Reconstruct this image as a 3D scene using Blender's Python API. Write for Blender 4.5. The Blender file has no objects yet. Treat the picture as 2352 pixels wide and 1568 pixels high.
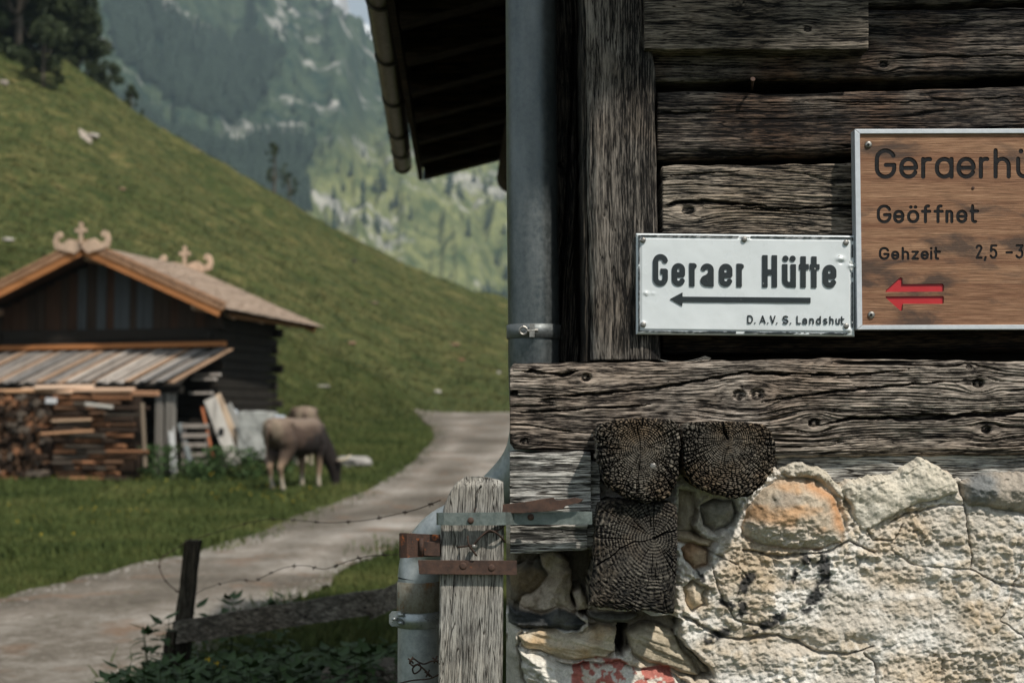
import bpy, bmesh, math, random
import numpy as np
from mathutils import Vector, Matrix
R = math.radians
rng = np.random.RandomState(7)
random.seed(7)
# ------------------------------------------------------------------ camera, world, sun, exposure
S = bpy.context.scene
COL = S.collection
TILT = R(2.94); FPX = 3267.0; CAMH = 1.6
cam = bpy.data.objects.new('camera', bpy.data.cameras.new('camera'))
COL.objects.link(cam)
cam.data.lens = 50.0; cam.data.sensor_width = 36.0
cam.data.clip_start = 0.05; cam.data.clip_end = 20000
cam.location = (0, 0, CAMH); cam.rotation_euler = (R(90) + TILT, 0, 0)
cam.data.dof.use_dof = True; cam.data.dof.focus_distance = 3.15; cam.data.dof.aperture_fstop = 4.0
S.camera = cam
SUNDIR = Vector((0.46, -0.62, 0.98)).normalized()      # towards the sun
SUN_EL = math.asin(SUNDIR.z)
W = bpy.data.worlds.new('World'); S.world = W; W.use_nodes = True
wn = W.node_tree; wn.nodes.clear()
wo = wn.nodes.new('ShaderNodeOutputWorld'); wb = wn.nodes.new('ShaderNodeBackground')
sky = wn.nodes.new('ShaderNodeTexSky'); sky.sky_type = 'NISHITA'; sky.sun_disc = False
sky.sun_elevation = SUN_EL; sky.sun_rotation = math.atan2(SUNDIR.x, SUNDIR.y)
sky.dust_density = 2.0
tc = wn.nodes.new('ShaderNodeTexCoord'); cn = wn.nodes.new('ShaderNodeTexNoise')
cn.inputs['Scale'].default_value = 3.0; cn.inputs['Detail'].default_value = 5
cr = wn.nodes.new('ShaderNodeMapRange'); cr.inputs['From Min'].default_value = .35; cr.inputs['From Max'].default_value = .6
cr.inputs['To Max'].default_value = .97; cr.inputs['To Min'].default_value = .85
cm = wn.nodes.new('ShaderNodeMix'); cm.data_type = 'RGBA'; cm.inputs[7].default_value = (9.6, 10.0, 10.6, 1)
wn.links.new(tc.outputs['Generated'], cn.inputs['Vector']); wn.links.new(cn.outputs['Fac'], cr.inputs['Value'])
wn.links.new(cr.outputs['Result'], cm.inputs[0]); wn.links.new(sky.outputs[0], cm.inputs[6])
wn.links.new(cm.outputs[2], wb.inputs['Color']); wb.inputs['Strength'].default_value = 0.050
wn.links.new(wb.outputs[0], wo.inputs['Surface'])
sun = bpy.data.objects.new('sun', bpy.data.lights.new('sun', 'SUN')); COL.objects.link(sun)
sun.data.energy = 5.0; sun.data.angle = R(1.8); sun.data.color = (1.0, 0.935, 0.85)
sun.rotation_euler = SUNDIR.to_track_quat('Z', 'Y').to_euler()
sun.location = (3, -4, 8)
S.view_settings.view_transform = 'Standard'; S.view_settings.look = 'None'
S.view_settings.exposure = 0.2; S.view_settings.gamma = 1.0
S.render.engine = 'CYCLES'
try:
    S.cycles.use_denoising = True; S.cycles.denoiser = 'OPENIMAGEDENOISE'
except Exception: pass
S.cycles.max_bounces = 6; S.cycles.diffuse_bounces = 3; S.cycles.glossy_bounces = 2
S.cycles.transmission_bounces = 2; S.cycles.transparent_max_bounces = 6; S.cycles.volume_bounces = 0
S.cycles.sample_clamp_indirect = 6

# ------------------------------------------------------------------ helpers
CT, ST = math.cos(TILT), math.sin(TILT)
def ray(px, py):
    a = (np.asarray(px, float) - 1176) / FPX; b = (784 - np.asarray(py, float)) / FPX
    return a, CT - ST * b, ST + CT * b
def P(px, py, Y):                       # photograph point -> world point on the plane at depth Y
    a, b, c = ray(px, py); t = Y / b
    return a * t, t * b, CAMH + c * t
def PV(px, py, Y): return Vector([float(v) for v in P(px, py, Y)])

def hsh(ix, iy, seed):
    ix = ix.astype(np.int64); iy = iy.astype(np.int64)
    h = (ix * 374761393 + iy * 668265263 + seed * 974634777) & 0xffffffff
    h = ((h ^ (h >> 13)) * 1274126177) & 0xffffffff
    h = ((h ^ (h >> 15)) * 2246822519) & 0xffffffff
    return ((h ^ (h >> 16)) & 0xffffff) / float(0xffffff)
def worley(x, y, seed=0):
    x = np.asarray(x, float); y = np.asarray(y, float); ix = np.floor(x); iy = np.floor(y); f1 = np.full(x.shape, 9.); f2 = np.full(x.shape, 9.)
    for i in (-1, 0, 1):
        for j in (-1, 0, 1):
            cx = ix + i; cy = iy + j; d = np.hypot(cx + hsh(cx, cy, seed) - x, cy + hsh(cx, cy, seed + 5) - y)
            f2 = np.minimum(f2, np.maximum(f1, d)); f1 = np.minimum(f1, d)
    return f1, f2
def vn(x, y, seed=0):
    x = np.asarray(x, float); y = np.asarray(y, float)
    x, y = np.broadcast_arrays(x, y)
    ix = np.floor(x); iy = np.floor(y); fx = x - ix; fy = y - iy
    fx = fx * fx * fx * (fx * (fx * 6 - 15) + 10); fy = fy * fy * fy * (fy * (fy * 6 - 15) + 10)
    a = hsh(ix, iy, seed); b = hsh(ix + 1, iy, seed); c = hsh(ix, iy + 1, seed); d = hsh(ix + 1, iy + 1, seed)
    return (a * (1 - fx) + b * fx) * (1 - fy) + (c * (1 - fx) + d * fx) * fy
def fbm(x, y, o=4, seed=0, g=.5):
    s = 0; a = 1; t = 0
    for i in range(o):
        s = s + a * vn(x * 2.03 ** i + 17.3 * i, y * 2.03 ** i - 9.1 * i, seed + i * 7); t += a; a *= g
    return s / t
def sm(e0, e1, x):
    t = np.clip((x - e0) / (e1 - e0), 0, 1); return t * t * (3 - 2 * t)

def wloc(o):
    v = Vector((0, 0, 0))
    while o is not None: v += o.location; o = o.parent
    return v
def link(name, me, mat=None, parent=None, world=True, smooth=False):
    o = bpy.data.objects.new(name, me); COL.objects.link(o)
    if mat is not None: me.materials.append(mat)
    if parent is not None:
        o.parent = parent
        if world: o.location = -wloc(parent)
    if smooth:
        me.polygons.foreach_set('use_smooth', [True] * len(me.polygons))
    return o
def tag(o, label=None, cat=None, group=None, kind=None):
    if label: o['label'] = label
    if cat: o['category'] = cat
    if group: o['group'] = group
    if kind: o['kind'] = kind
    return o
def thing(name, label, cat, loc, rz=0, group=None):
    o = bpy.data.objects.new(name, None); COL.objects.link(o)
    o.location = loc; o.rotation_euler = (0, 0, rz); o.empty_display_size = .1
    return tag(o, label, cat, group)
def mesh_np(name, V, F, attrs=None, cols=None):
    me = bpy.data.meshes.new(name)
    V = np.asarray(V, np.float32); F = np.asarray(F, np.int32)
    k = F.shape[1]
    me.vertices.add(len(V)); me.vertices.foreach_set('co', V.ravel())
    me.loops.add(F.size); me.loops.foreach_set('vertex_index', F.ravel())
    me.polygons.add(len(F)); me.polygons.foreach_set('loop_start', np.arange(0, F.size, k, dtype=np.int32))
    try: me.polygons.foreach_set('loop_total', np.full(len(F), k, np.int32))
    except Exception: pass
    for n, a in (attrs or {}).items():
        at = me.attributes.new(n, 'FLOAT', 'POINT'); at.data.foreach_set('value', np.asarray(a, np.float32).ravel())
    for n, a in (cols or {}).items():
        at = me.attributes.new(n, 'FLOAT_COLOR', 'POINT')
        c = np.ones((len(V), 4), np.float32); c[:, :3] = a; at.data.foreach_set('color', c.ravel())
    me.update(calc_edges=True); me.validate()
    return me
def grid_faces(nr, nc, keep=None):
    i = np.arange(nr - 1)[:, None] * nc + np.arange(nc - 1)[None, :]
    f = np.stack([i, i + 1, i + nc + 1, i + nc], -1)
    if keep is not None: return f[keep]
    return f.reshape(-1, 4)
def patch(name, X, Y, Z, back, attrs=None, cols=None, keep=None, skirt=True):
    """height field facing -Y with sides running back to depth `back`; rows go downwards"""
    if skirt:
        X = np.pad(X, 1, mode='edge'); Z = np.pad(Z, 1, mode='edge'); Y = np.pad(Y, 1, constant_values=back)
        attrs = {k: np.pad(v, 1, mode='edge') for k, v in (attrs or {}).items()}
        cols = {k: np.pad(v, ((1, 1), (1, 1), (0, 0)), mode='edge').reshape(-1, 3) for k, v in (cols or {}).items()}
        if keep is not None: keep = np.pad(keep, 1, mode='edge')
    nr, nc = X.shape
    V = np.stack([X, Y, Z], -1).reshape(-1, 3)
    F = grid_faces(nr, nc, keep)[:, ::-1]
    me = mesh_np(name, V, F, {k: v.ravel() for k, v in (attrs or {}).items()}, cols)
    me.polygons.foreach_set('use_smooth', [True] * len(me.polygons))
    return me

class MB:                                # small mesh builder
    def __init__(s): s.v = []; s.f = []
    def add(s, vs, fs):
        n = len(s.v); s.v += [tuple(v) for v in vs]; s.f += [tuple(i + n for i in f) for f in fs]; return s
    def box(s, c, d, rot=None):
        x, y, z = d[0] / 2, d[1] / 2, d[2] / 2
        vs = [Vector(p) for p in ((-x,-y,-z),(x,-y,-z),(x,y,-z),(-x,y,-z),(-x,-y,z),(x,-y,z),(x,y,z),(-x,y,z))]
        if rot is not None: vs = [rot @ v for v in vs]
        return s.add([v + Vector(c) for v in vs], [(0,3,2,1),(4,5,6,7),(0,1,5,4),(1,2,6,5),(2,3,7,6),(3,0,4,7)])
    def bar(s, a, b, w, h, up=(0, 0, 1)):      # box from a to b, w sideways, h along up
        a = Vector(a); b = Vector(b); d = (b - a); L = d.length; d.normalize()
        u = Vector(up); r = d.cross(u).normalized(); u = r.cross(d).normalized()
        vs = []
        for p in (a, b):
            for sx, sz in ((-1,-1),(1,-1),(1,1),(-1,1)): vs.append(p + r * sx * w / 2 + u * sz * h / 2)
        return s.add(vs, [(0,1,2,3),(7,6,5,4),(0,4,5,1),(1,5,6,2),(2,6,7,3),(3,7,4,0)])
    def tube(s, pts, rad, n=8, caps=True):
        pts = [Vector(p) for p in pts]; m = len(pts)
        rad = rad if hasattr(rad, '__len__') else [rad] * m
        base = len(s.v); prev = None
        for i, p in enumerate(pts):
            t = (pts[min(i + 1, m - 1)] - pts[max(i - 1, 0)]).normalized()
            if prev is None:
                a = Vector((0, 0, 1)) if abs(t.z) < .9 else Vector((1, 0, 0)); u = t.cross(a).normalized()
            else: u = (prev - t * prev.dot(t)).normalized()
            prev = u; w = t.cross(u)
            for k in range(n):
                an = 2 * math.pi * k / n; s.v.append(tuple(p + (u * math.cos(an) + w * math.sin(an)) * rad[i]))
        for i in range(m - 1):
            for k in range(n):
                a = base + i * n + k; b = base + i * n + (k + 1) % n
                s.f.append((a, b, b + n, a + n))
        if caps:
            s.f.append(tuple(base + k for k in range(n))[::-1]); s.f.append(tuple(base + (m - 1) * n + k for k in range(n)))
        return s
    def prism(s, poly, d0, d1, axis='y'):      # polygon in x,z extruded along y (may be concave)
        n = len(poly)
        vs = [(x, d0, z) for x, z in poly] + [(x, d1, z) for x, z in poly]
        fs = [tuple(range(n)), tuple(range(2 * n - 1, n - 1, -1))]
        fs += [(i, i + n, (i + 1) % n + n, (i + 1) % n) for i in range(n)]
        return s.add(vs, fs)
    def build(s, name, mat, parent=None, world=True, smooth=False, bevel=0, seg=2):
        me = bpy.data.meshes.new(name); me.from_pydata(s.v, [], s.f); me.update()
        bm = bmesh.new(); bm.from_mesh(me); bmesh.ops.recalc_face_normals(bm, faces=bm.faces)
        if bevel:
            try: bmesh.ops.bevel(bm, geom=[e for e in bm.edges], offset=bevel, segments=seg, affect='EDGES', profile=.6)
            except Exception: pass
        bm.to_mesh(me); bm.free()
        return link(name, me, mat, parent, world, smooth)

# ------------------------------------------------------------------ materials
class NT:
    def __init__(s, name, rough=.8, metal=0, spec=.3):
        s.m = bpy.data.materials.new(name); s.m.use_nodes = True; s.t = s.m.node_tree; s.N = s.t.nodes; s.L = s.t.links
        s.b = s.N['Principled BSDF']; s.b.inputs['Roughness'].default_value = rough
        s.b.inputs['Metallic'].default_value = metal; s.b.inputs['Specular IOR Level'].default_value = spec
        s.tc = s.N.new('ShaderNodeTexCoord')
    def co(s, sc=(1, 1, 1), kind='Object', rot=(0, 0, 0)):
        n = s.N.new('ShaderNodeMapping'); s.L.new(s.tc.outputs[kind], n.inputs[0])
        n.inputs['Scale'].default_value = sc; n.inputs['Rotation'].default_value = rot; return n.outputs[0]
    def noise(s, v, scale=5, det=4, rough=.55, dist=0):
        n = s.N.new('ShaderNodeTexNoise'); s.L.new(v, n.inputs['Vector'])
        n.inputs['Scale'].default_value = scale; n.inputs['Detail'].default_value = det
        n.inputs['Roughness'].default_value = rough; n.inputs['Distortion'].default_value = dist; return n.outputs['Fac']
    def voro(s, v, scale=5, feat='F1', out='Distance'):
        n = s.N.new('ShaderNodeTexVoronoi'); s.L.new(v, n.inputs['Vector']); n.feature = feat
        n.inputs['Scale'].default_value = scale; return n.outputs[out]
    def attr(s, name, out='Fac'):
        n = s.N.new('ShaderNodeAttribute'); n.attribute_name = name; return n.outputs[out]
    def rnd(s):
        n = s.N.new('ShaderNodeObjectInfo'); return n.outputs['Random']
    def ramp(s, f, stops):
        n = s.N.new('ShaderNodeValToRGB'); s.L.new(f, n.inputs[0]); e = n.color_ramp.elements
        while len(e) < len(stops): e.new(.5)
        for k, (p, c) in enumerate(stops):
            e[k].position = p; e[k].color = (c, c, c, 1) if not hasattr(c, '__len__') else (*c, 1)
        return n.outputs[0]
    def rng(s, f, a, b, c=0, d=1):
        n = s.N.new('ShaderNodeMapRange'); s.L.new(f, n.inputs[0])
        for k, v in zip((1, 2, 3, 4), (a, b, c, d)): n.inputs[k].default_value = v
        return n.outputs[0]
    def math(s, op, a, b=None):
        n = s.N.new('ShaderNodeMath'); n.operation = op
        for k, v in ((0, a), (1, b)):
            if v is None: continue
            if isinstance(v, (int, float)): n.inputs[k].default_value = v
            else: s.L.new(v, n.inputs[k])
        return n.outputs[0]
    def mix(s, f, a, b, mode='MIX'):
        n = s.N.new('ShaderNodeMix'); n.data_type = 'RGBA'; n.blend_type = mode
        for k, v in ((0, f), (6, a), (7, b)):
            if isinstance(v, (int, float)): n.inputs[k].default_value = v
            elif isinstance(v, tuple): n.inputs[k].default_value = (*v, 1)
            else: s.L.new(v, n.inputs[k])
        return n.outputs[2]
    def col(s, c):
        if isinstance(c, tuple): s.b.inputs['Base Color'].default_value = (*c, 1)
        else: s.L.new(c, s.b.inputs['Base Color'])
    def rough(s, f): s.L.new(f, s.b.inputs['Roughness'])
    def bump(s, h, dist=.001, strength=1.0):
        n = s.N.new('ShaderNodeBump'); s.L.new(h, n.inputs['Height']); n.inputs['Distance'].default_value = dist
        n.inputs['Strength'].default_value = strength
        if s.b.inputs['Normal'].is_linked: s.L.new(s.b.inputs['Normal'].links[0].from_socket, n.inputs['Normal'])
        s.L.new(n.outputs[0], s.b.inputs['Normal'])

def wood_mat(name, ridge, groove, tint, tamt=.4, axis='x', fine=300, use_attr=True, lo=.25, hi=.8, bump=.0012, rough=.85, patch_sc=4, stretch=9):
    n = NT(name, rough, spec=.2)
    a, b = fine, fine / stretch
    sc = {'x': (b, a * .5, a), 'z': (a, a * .5, b), 'y': (a, b, a)}[axis]
    g = n.noise(n.co(sc), 1, 4, .72)
    sc2 = {'x': (b / 4, a / 3, a / 3), 'z': (a / 3, a / 3, b / 4), 'y': (a / 3, b / 4, a / 3)}[axis]
    g2 = n.noise(n.co(sc2), 1, 3, .6)
    f = n.math('MULTIPLY', n.rng(g, .38, .62), .40)
    f = n.math('ADD', f, n.math('MULTIPLY', n.rng(g2, .36, .64), .24))
    if use_attr: f = n.math('ADD', f, n.math('MULTIPLY', n.attr('h'), .62)); f = n.math('SUBTRACT', f, .12)
    mid = tuple((r * .45 + g_ * .55) for r, g_ in zip(ridge, groove))
    c = n.ramp(f, [(lo, groove), ((lo + hi) / 2, mid), (hi, ridge)])
    pn = n.noise(n.co((1, 1, 1)), patch_sc, 4, .6)
    t = n.mix(1.0, c, tint, 'MULTIPLY')
    c = n.mix(n.rng(pn, .45, .65, 0, tamt), c, t)
    blotch = n.noise(n.co({'x': (1, 1, 4), 'z': (4, 1, 1), 'y': (4, 1, 4)}[axis]), patch_sc * 2.3, 3, .6)
    c = n.mix(1.0, c, n.ramp(blotch, [(.3, .62), (.7, 1.15)]), 'MULTIPLY')
    g3 = n.noise(n.co({'x': (b / 7, a / 4, a / 4), 'z': (a / 4, a / 4, b / 7), 'y': (a / 4, b / 7, a / 4)}[axis]), 1, 2, .5, .3)
    ck = n.rng(n.math('ABSOLUTE', n.math('SUBTRACT', g3, .5)), .004, .022); c = n.mix(ck, n.mix(1., c, (.16, .15, .14), 'MULTIPLY'), c)
    n.col(c); n.bump(ck, bump * 2, .6); n.bump(g, bump * 1.6, 1); n.bump(g2, bump * 1.5, .5)
    return n.m
def flat_mat(name, c, rough=.7, metal=0, var=.25, scale=30, bump=0, spec=.3, c2=None):
    n = NT(name, rough, metal, spec)
    no = n.noise(n.co(), scale, 5, .6)
    c2 = c2 or tuple(v * (1 - var) for v in c)
    n.col(n.ramp(no, [(.35, c2), (.65, c)]))
    if bump: n.bump(no, bump)
    return n.m
def metal_mat(name, c, c2, metal=.6, rough=.5, scale=25, stretch=(1, 1, 1), rust=None, bump=.0004):
    n = NT(name, rough, metal, .4)
    a = n.noise(n.co(stretch), scale, 6, .65); b = n.noise(n.co(), scale * 5, 4, .7)
    f = n.math('ADD', n.math('MULTIPLY', a, .6), n.math('MULTIPLY', b, .4))
    cc = n.ramp(f, [(.36, c2), (.62, c)])
    if rust:
        rm = n.noise(n.co(), rust[2], 6, .7); cc = n.mix(n.rng(rm, rust[1], rust[1] + .08), cc, rust[0])
    n.col(cc); n.rough(n.rng(b, .3, .7, rough - .12, rough + .15)); n.bump(b, bump, .7)
    return n.m
# ------------------------------------------------------------------ timber of the near log house
def interp(pts, x):
    xs = [p[0] for p in pts]; ys = [p[1] for p in pts]
    return np.interp(x, xs, ys)
def polydist(x, y, pts):
    d = np.full(np.shape(x), 1e9)
    for (x0, y0), (x1, y1) in zip(pts[:-1], pts[1:]):
        dx, dy = x1 - x0, y1 - y0; L = dx * dx + dy * dy + 1e-12
        t = np.clip(((x - x0) * dx + (y - y0) * dy) / L, 0, 1)
        d = np.minimum(d, np.hypot(x - x0 - t * dx, y - y0 - t * dy))
    return d
def inside(x, y, poly):
    r = np.zeros(np.shape(x), bool); n = len(poly)
    for i in range(n):
        x0, y0 = poly[i]; x1, y1 = poly[(i + 1) % n]
        if y0 == y1: continue
        c = ((y0 > y) != (y1 > y)) & (x < (x1 - x0) * (y - y0) / (y1 - y0) + x0); r ^= c
    return r
def sdf(x, y, poly):
    d = polydist(x, y, list(poly) + [poly[0]]); return np.where(inside(x, y, poly), -d, d)

def grain(u, v, seed, knots=(), f=(45, 120, 260), w=(.25, .38, .37), warp=.008, crack=.5, cw=.026, ring=170):
    """u along the grain, v across (metres) -> height 0..1 and crack depth 0..1"""
    psi = v + warp * (fbm(u * 2.5, v * 5, 3, seed + 3) - .5) * 2
    kn = np.zeros_like(u); kin = np.zeros_like(u)
    for (ku, kv, kr) in knots:
        du = (u - ku) / 1.7; dv = v - kv; r2 = du * du + dv * dv
        psi = psi - dv * np.minimum(1, (kr * 1.5) ** 2 / (r2 + 1e-9)) * .9
        rr = np.sqrt(((u - ku) / 1.25) ** 2 + dv * dv)
        k = sm(kr * 1.05, kr * .75, rr); kin = np.maximum(kin, k)
        kn = np.where(k > .01, rr, kn)
    h = 0
    for fi, wi in zip(f, w):
        n = vn(psi * fi, u * fi / 45 + 3, seed + int(fi)); n = np.clip((n - .5) * 2.3 + .5, 0, 1)
        h = h + wi * n
    ln = (.5 + .5 * np.cos(6.2832 * (psi * ring + 2.2 * fbm(psi * 22, u * 1.5, 2, seed + 61)))) ** 1.3
    fib = np.clip((vn(psi * 330, u * 32, seed + 63) - .5) * 1.6 + .5, 0, 1); brk = sm(.25, .6, fbm(u * 6, psi * 14, 3, seed + 64))
    h = h * .50 + ln * .34 * brk + fib * .24
    n = fbm(psi * 26, u * 1.1, 2, seed + 91); cr = sm(cw, 0, np.abs(n - .5)) * sm(.42, .6, vn(u * 3, psi * 12, seed + 5)) * crack
    n2 = vn(psi * 75, u * 2.4, seed + 47); cr = np.maximum(cr, sm(.05, 0, np.abs(n2 - .5)) * sm(.5, .7, vn(u * 5 + 7, psi * 20, seed + 8)) * crack * .6)
    if len(knots):
        kh = .55 + .35 * np.sin(kn * 700) * .5 - .5 * sm(.3, .8, fbm(u * 160, v * 160, 2, seed + 4))
        h = h * (1 - kin) + kh * kin; cr = cr * (1 - kin) + kin * .35
    return h, cr

def timber(name, parent, mat, xr, top, bot, Y, back, knots=(), amp=.003, camp=.008, seed=1, vert=False, rnd=.02,
           cracks=(), nu=None, nv=None, label=None, crack=.5, endrag=.003, cross_tone=None, **kw):
    """horizontal timber between the px curves top(x), bot(x); with vert=True xr is the y range and top/bot give x(y)"""
    pm = 1.0 / 3267 * Y                                   # metres per px unit
    x0, x1 = xr
    nu = nu or int(min((x1 - x0) * pm / .004, 420)); 
    wid = abs(np.mean([bot(np.array([x0, x1])) - top(np.array([x0, x1]))])) * pm
    nv = nv or int(wid / .0014)
    u = np.linspace(x0, x1, nu); v = np.linspace(0, 1, nv)
    if vert:
        L = top(u); Rr = bot(u)
        px = L[:, None] * (1 - v[None]) + Rr[:, None] * v[None]; py = np.repeat(u[:, None], nv, 1)
        U = py * pm; V = px * pm
        kk = [(b * pm, a * pm, c * pm) for a, b, c in knots]
    else:
        T = top(u); B = bot(u)
        py = T[None] * (1 - v[:, None]) + B[None] * v[:, None]; px = np.repeat(u[None], nv, 0)
        U = px * pm; V = py * pm
        kk = [(a * pm, b * pm, c * pm) for a, b, c in knots]
    h, cr = grain(U, V, seed, kk, crack=crack, **kw)
    for pts, wd, dp in cracks:                            # drawn cracks in px
        wob = (fbm(px / 30., py / 30., 3, seed + 77) - .5) * 8
        d = polydist(px, py + (0 if vert else wob), pts)
        ends = np.interp(px if not vert else py, [min(p[1 if vert else 0] for p in pts), max(p[1 if vert else 0] for p in pts)], [0, 1])
        wv = wd * (.25 + 1.3 * fbm(px / 45., py / 45., 2, seed + 55)); tp_ = np.clip(np.minimum(ends, 1 - ends) * 7, .12, 1); cr = np.maximum(cr, sm(wv * tp_, wv * tp_ * .4, d) * dp)
    vv = v[None] if vert else v[:, None]
    e = np.minimum(vv, 1 - vv) * wid
    rr = np.clip(1 - e / rnd, 0, 1); rc = 1 - np.sqrt(np.clip(1 - rr * rr, 0, 1))
    big = (fbm(U * 5, V * 9, 2, seed + 11) - .5) * amp * 3
    Yd = Y - amp * 1.35 * h - big + camp * cr + rc * rnd * .9
    # ragged edges
    jag = (vn(U * 30, V * 3, seed + 21) - .5) * .004
    X, _, Z = P(px, py, Y)
    if vert: X = X + jag * np.sign(vv - .5) * (np.minimum(vv, 1 - vv) < .02)
    else: Z = Z + jag * (np.minimum(vv, 1 - vv) < .02)
    hh = np.clip(h * 1.0 - cr * .55, 0, 1)
    if cross_tone is not None: hh = hh + np.interp(vv if vert else v[:, None], *cross_tone) + 0 * hh
    me = patch(name, X, Yd, Z, back, attrs={'h': hh})
    o = link(name, me, mat, parent)
    if label: o['label'] = label
    return o

GREY = (.40, .375, .325); 
M_sill = wood_mat('weathered_sill_wood', (.47, .405, .34), (.013, .010, .008), (.62, .42, .28), .45, lo=.28, hi=.78, patch_sc=3.2, fine=260)
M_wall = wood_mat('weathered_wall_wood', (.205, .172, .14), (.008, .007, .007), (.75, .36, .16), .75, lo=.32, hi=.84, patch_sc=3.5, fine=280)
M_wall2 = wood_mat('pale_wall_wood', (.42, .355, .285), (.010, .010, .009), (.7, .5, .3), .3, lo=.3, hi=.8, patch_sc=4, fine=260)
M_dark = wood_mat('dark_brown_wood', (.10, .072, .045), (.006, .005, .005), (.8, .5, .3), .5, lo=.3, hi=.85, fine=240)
M_post = wood_mat('weathered_post_wood', (.25, .222, .19), (.012, .011, .010), (.7, .55, .42), .4, 'z', lo=.3, hi=.85, fine=280, patch_sc=6)
M_postd = wood_mat('dark_corner_wood', (.115, .10, .08), (.006, .006, .006), (.7, .5, .35), .4, 'z', lo=.3, hi=.85, fine=230)
M_block = wood_mat('silver_grey_wood', (.62, .60, .55), (.05, .048, .045), (.8, .72, .6), .3, lo=.22, hi=.7, fine=230)
M_picket = wood_mat('grey_picket_wood', (.40, .385, .35), (.05, .047, .043), (.75, .62, .45), .3, 'z', lo=.2, hi=.78, fine=310)
M_plank = wood_mat('grey_plank_wood', (.26, .22, .175), (.010, .009, .008), (.8, .6, .45), .35, lo=.3, hi=.82, fine=260)

def endgrain_mat(name, ridge, groove, warm):
    n = NT(name, .9, spec=.15)
    a = n.noise(n.co(), 300, 3, .7); f = n.math('ADD', n.math('MULTIPLY', a, .35), n.math('MULTIPLY', n.attr('h'), .75))
    c = n.ramp(f, [(.3, groove), (.55, tuple(x * .35 for x in ridge)), (.85, ridge)])
    p = n.noise(n.co(), 9, 4, .6)
    c = n.mix(n.rng(p, .45, .62, 0, .7), c, n.mix(1., c, warm, 'MULTIPLY'))
    n.col(c); n.bump(a, .0015, .8)
    return n.m
M_end = endgrain_mat('end_grain_wood', (.40, .355, .29), (.010, .009, .008), (1.1, .84, .60))
M_end2 = endgrain_mat('dark_end_grain_wood', (.29, .26, .215), (.008, .008, .008), (1.0, .85, .7))

house = thing('log_house', 'weathered log house wall over a stone base, close in the foreground', 'house', (2.0, 6.4, 0))
RX = 2950                                               # everything runs on to the right of the frame
C_ = lambda y: (lambda x: np.full(np.shape(x), float(y)))
I_ = lambda *p: (lambda x: interp(p, x))
timber('wall_log', house, M_wall, (1990, RX), C_(-140), I_((1990, 12), (2200, 8), (2352, 0), (2950, -6)), 3.245, 3.42, seed=11, amp=.003)
timber('wall_log', house, M_wall, (1500, RX), I_((1500, 28), (2352, 14), (2950, 12)), I_((1500, 189), (1700, 186), (2000, 178), (2352, 170), (2950, 160)), 3.235, 3.42,
       knots=[(2030, 148, 9)], seed=21, amp=.004, camp=.012, cracks=[([(1990, 137), (2150, 130), (2352, 128), (2700, 120)], 3, .8), ([(1520, 150), (1800, 156)], 2, .6)], rnd=.022)
timber('wall_log', house, M_wall, (1510, RX), I_((1510, 208), (1640, 206), (1760, 212), (1900, 208), (2352, 194), (2950, 190)), I_((1510, 365), (1700, 361), (1950, 352), (2352, 350), (2950, 352)), 3.235, 3.42,
       knots=[(1580, 214, 4)], seed=33, amp=.004, camp=.012, cracks=[([(1510, 262), (1640, 258)], 3, .7), ([(1800, 230), (2000, 236), (2352, 222)], 2, .6)], rnd=.03)
timber('wall_log', house, M_wall2, (1522, RX), I_((1522, 379), (1700, 378), (1960, 374), (2950, 372)), I_((1522, 545), (2950, 540)), 3.22, 3.42,
       knots=[(1581, 483, 13)], seed=47, amp=.005, camp=.02, cracks=[([(1522, 471), (1580, 462), (1660, 466), (1760, 474)], 6, 1), ([(1660, 482), (1960, 474), (2300, 478)], 4, .8), ([(1540, 404), (1700, 392)], 2, .6)], rnd=.014, warp=.014)
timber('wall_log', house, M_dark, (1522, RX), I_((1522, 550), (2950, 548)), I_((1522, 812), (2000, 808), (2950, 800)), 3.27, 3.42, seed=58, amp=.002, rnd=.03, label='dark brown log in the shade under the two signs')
sill = timber('sill_beam', house, M_sill, (1171, RX), I_((1171, 846), (1180, 833), (1400, 832), (1700, 826), (1900, 822), (2352, 830), (2950, 826)),
       I_((1171, 1020), (1182, 1034), (1400, 1040), (1800, 1050), (2352, 1045), (2950, 1045)), 3.16, 3.44,
       knots=[(1346, 867, 11), (1697, 907, 14), (1738, 905, 15), (1870, 972, 12), (2247, 880, 12), (2228, 843, 7), (2266, 986, 11), (1205, 1013, 8)],
       seed=71, amp=.0055, camp=.022, rnd=.02, warp=.014, crack=.75, f=(45, 110, 250), w=(.28, .38, .34), nu=560,
       cracks=[([(1880, 978), (1960, 962), (2060, 960), (2180, 956), (2352, 946), (2700, 930)], 9, 1.0), ([(1200, 852), (1290, 862), (1330, 850)], 5, .9),
               ([(1230, 912), (1400, 902), (1560, 884), (1640, 866), (1720, 856), (1960, 862), (2100, 846)], 4, .9),
               ([(1750, 922), (1850, 908), (2000, 890), (2200, 874)], 3.5, .9), ([(1172, 905), (1190, 902)], 5, .8), ([(1180, 946), (1360, 938), (1500, 930)], 3, .8)],
       label='thick cracked grey sill beam with knots, lying on the stones')
timber('sill_board', house, M_block, (1785, RX), I_((1785, 1043), (2352, 1040), (2950, 1040)), C_(1110), 3.185, 3.4, seed=88, amp=.003, rnd=.008,
       cracks=[([(2040, 1058), (2080, 1066), (2160, 1062)], 4, .9)], label='pale flat board between the sill beam and the mortar')
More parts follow.
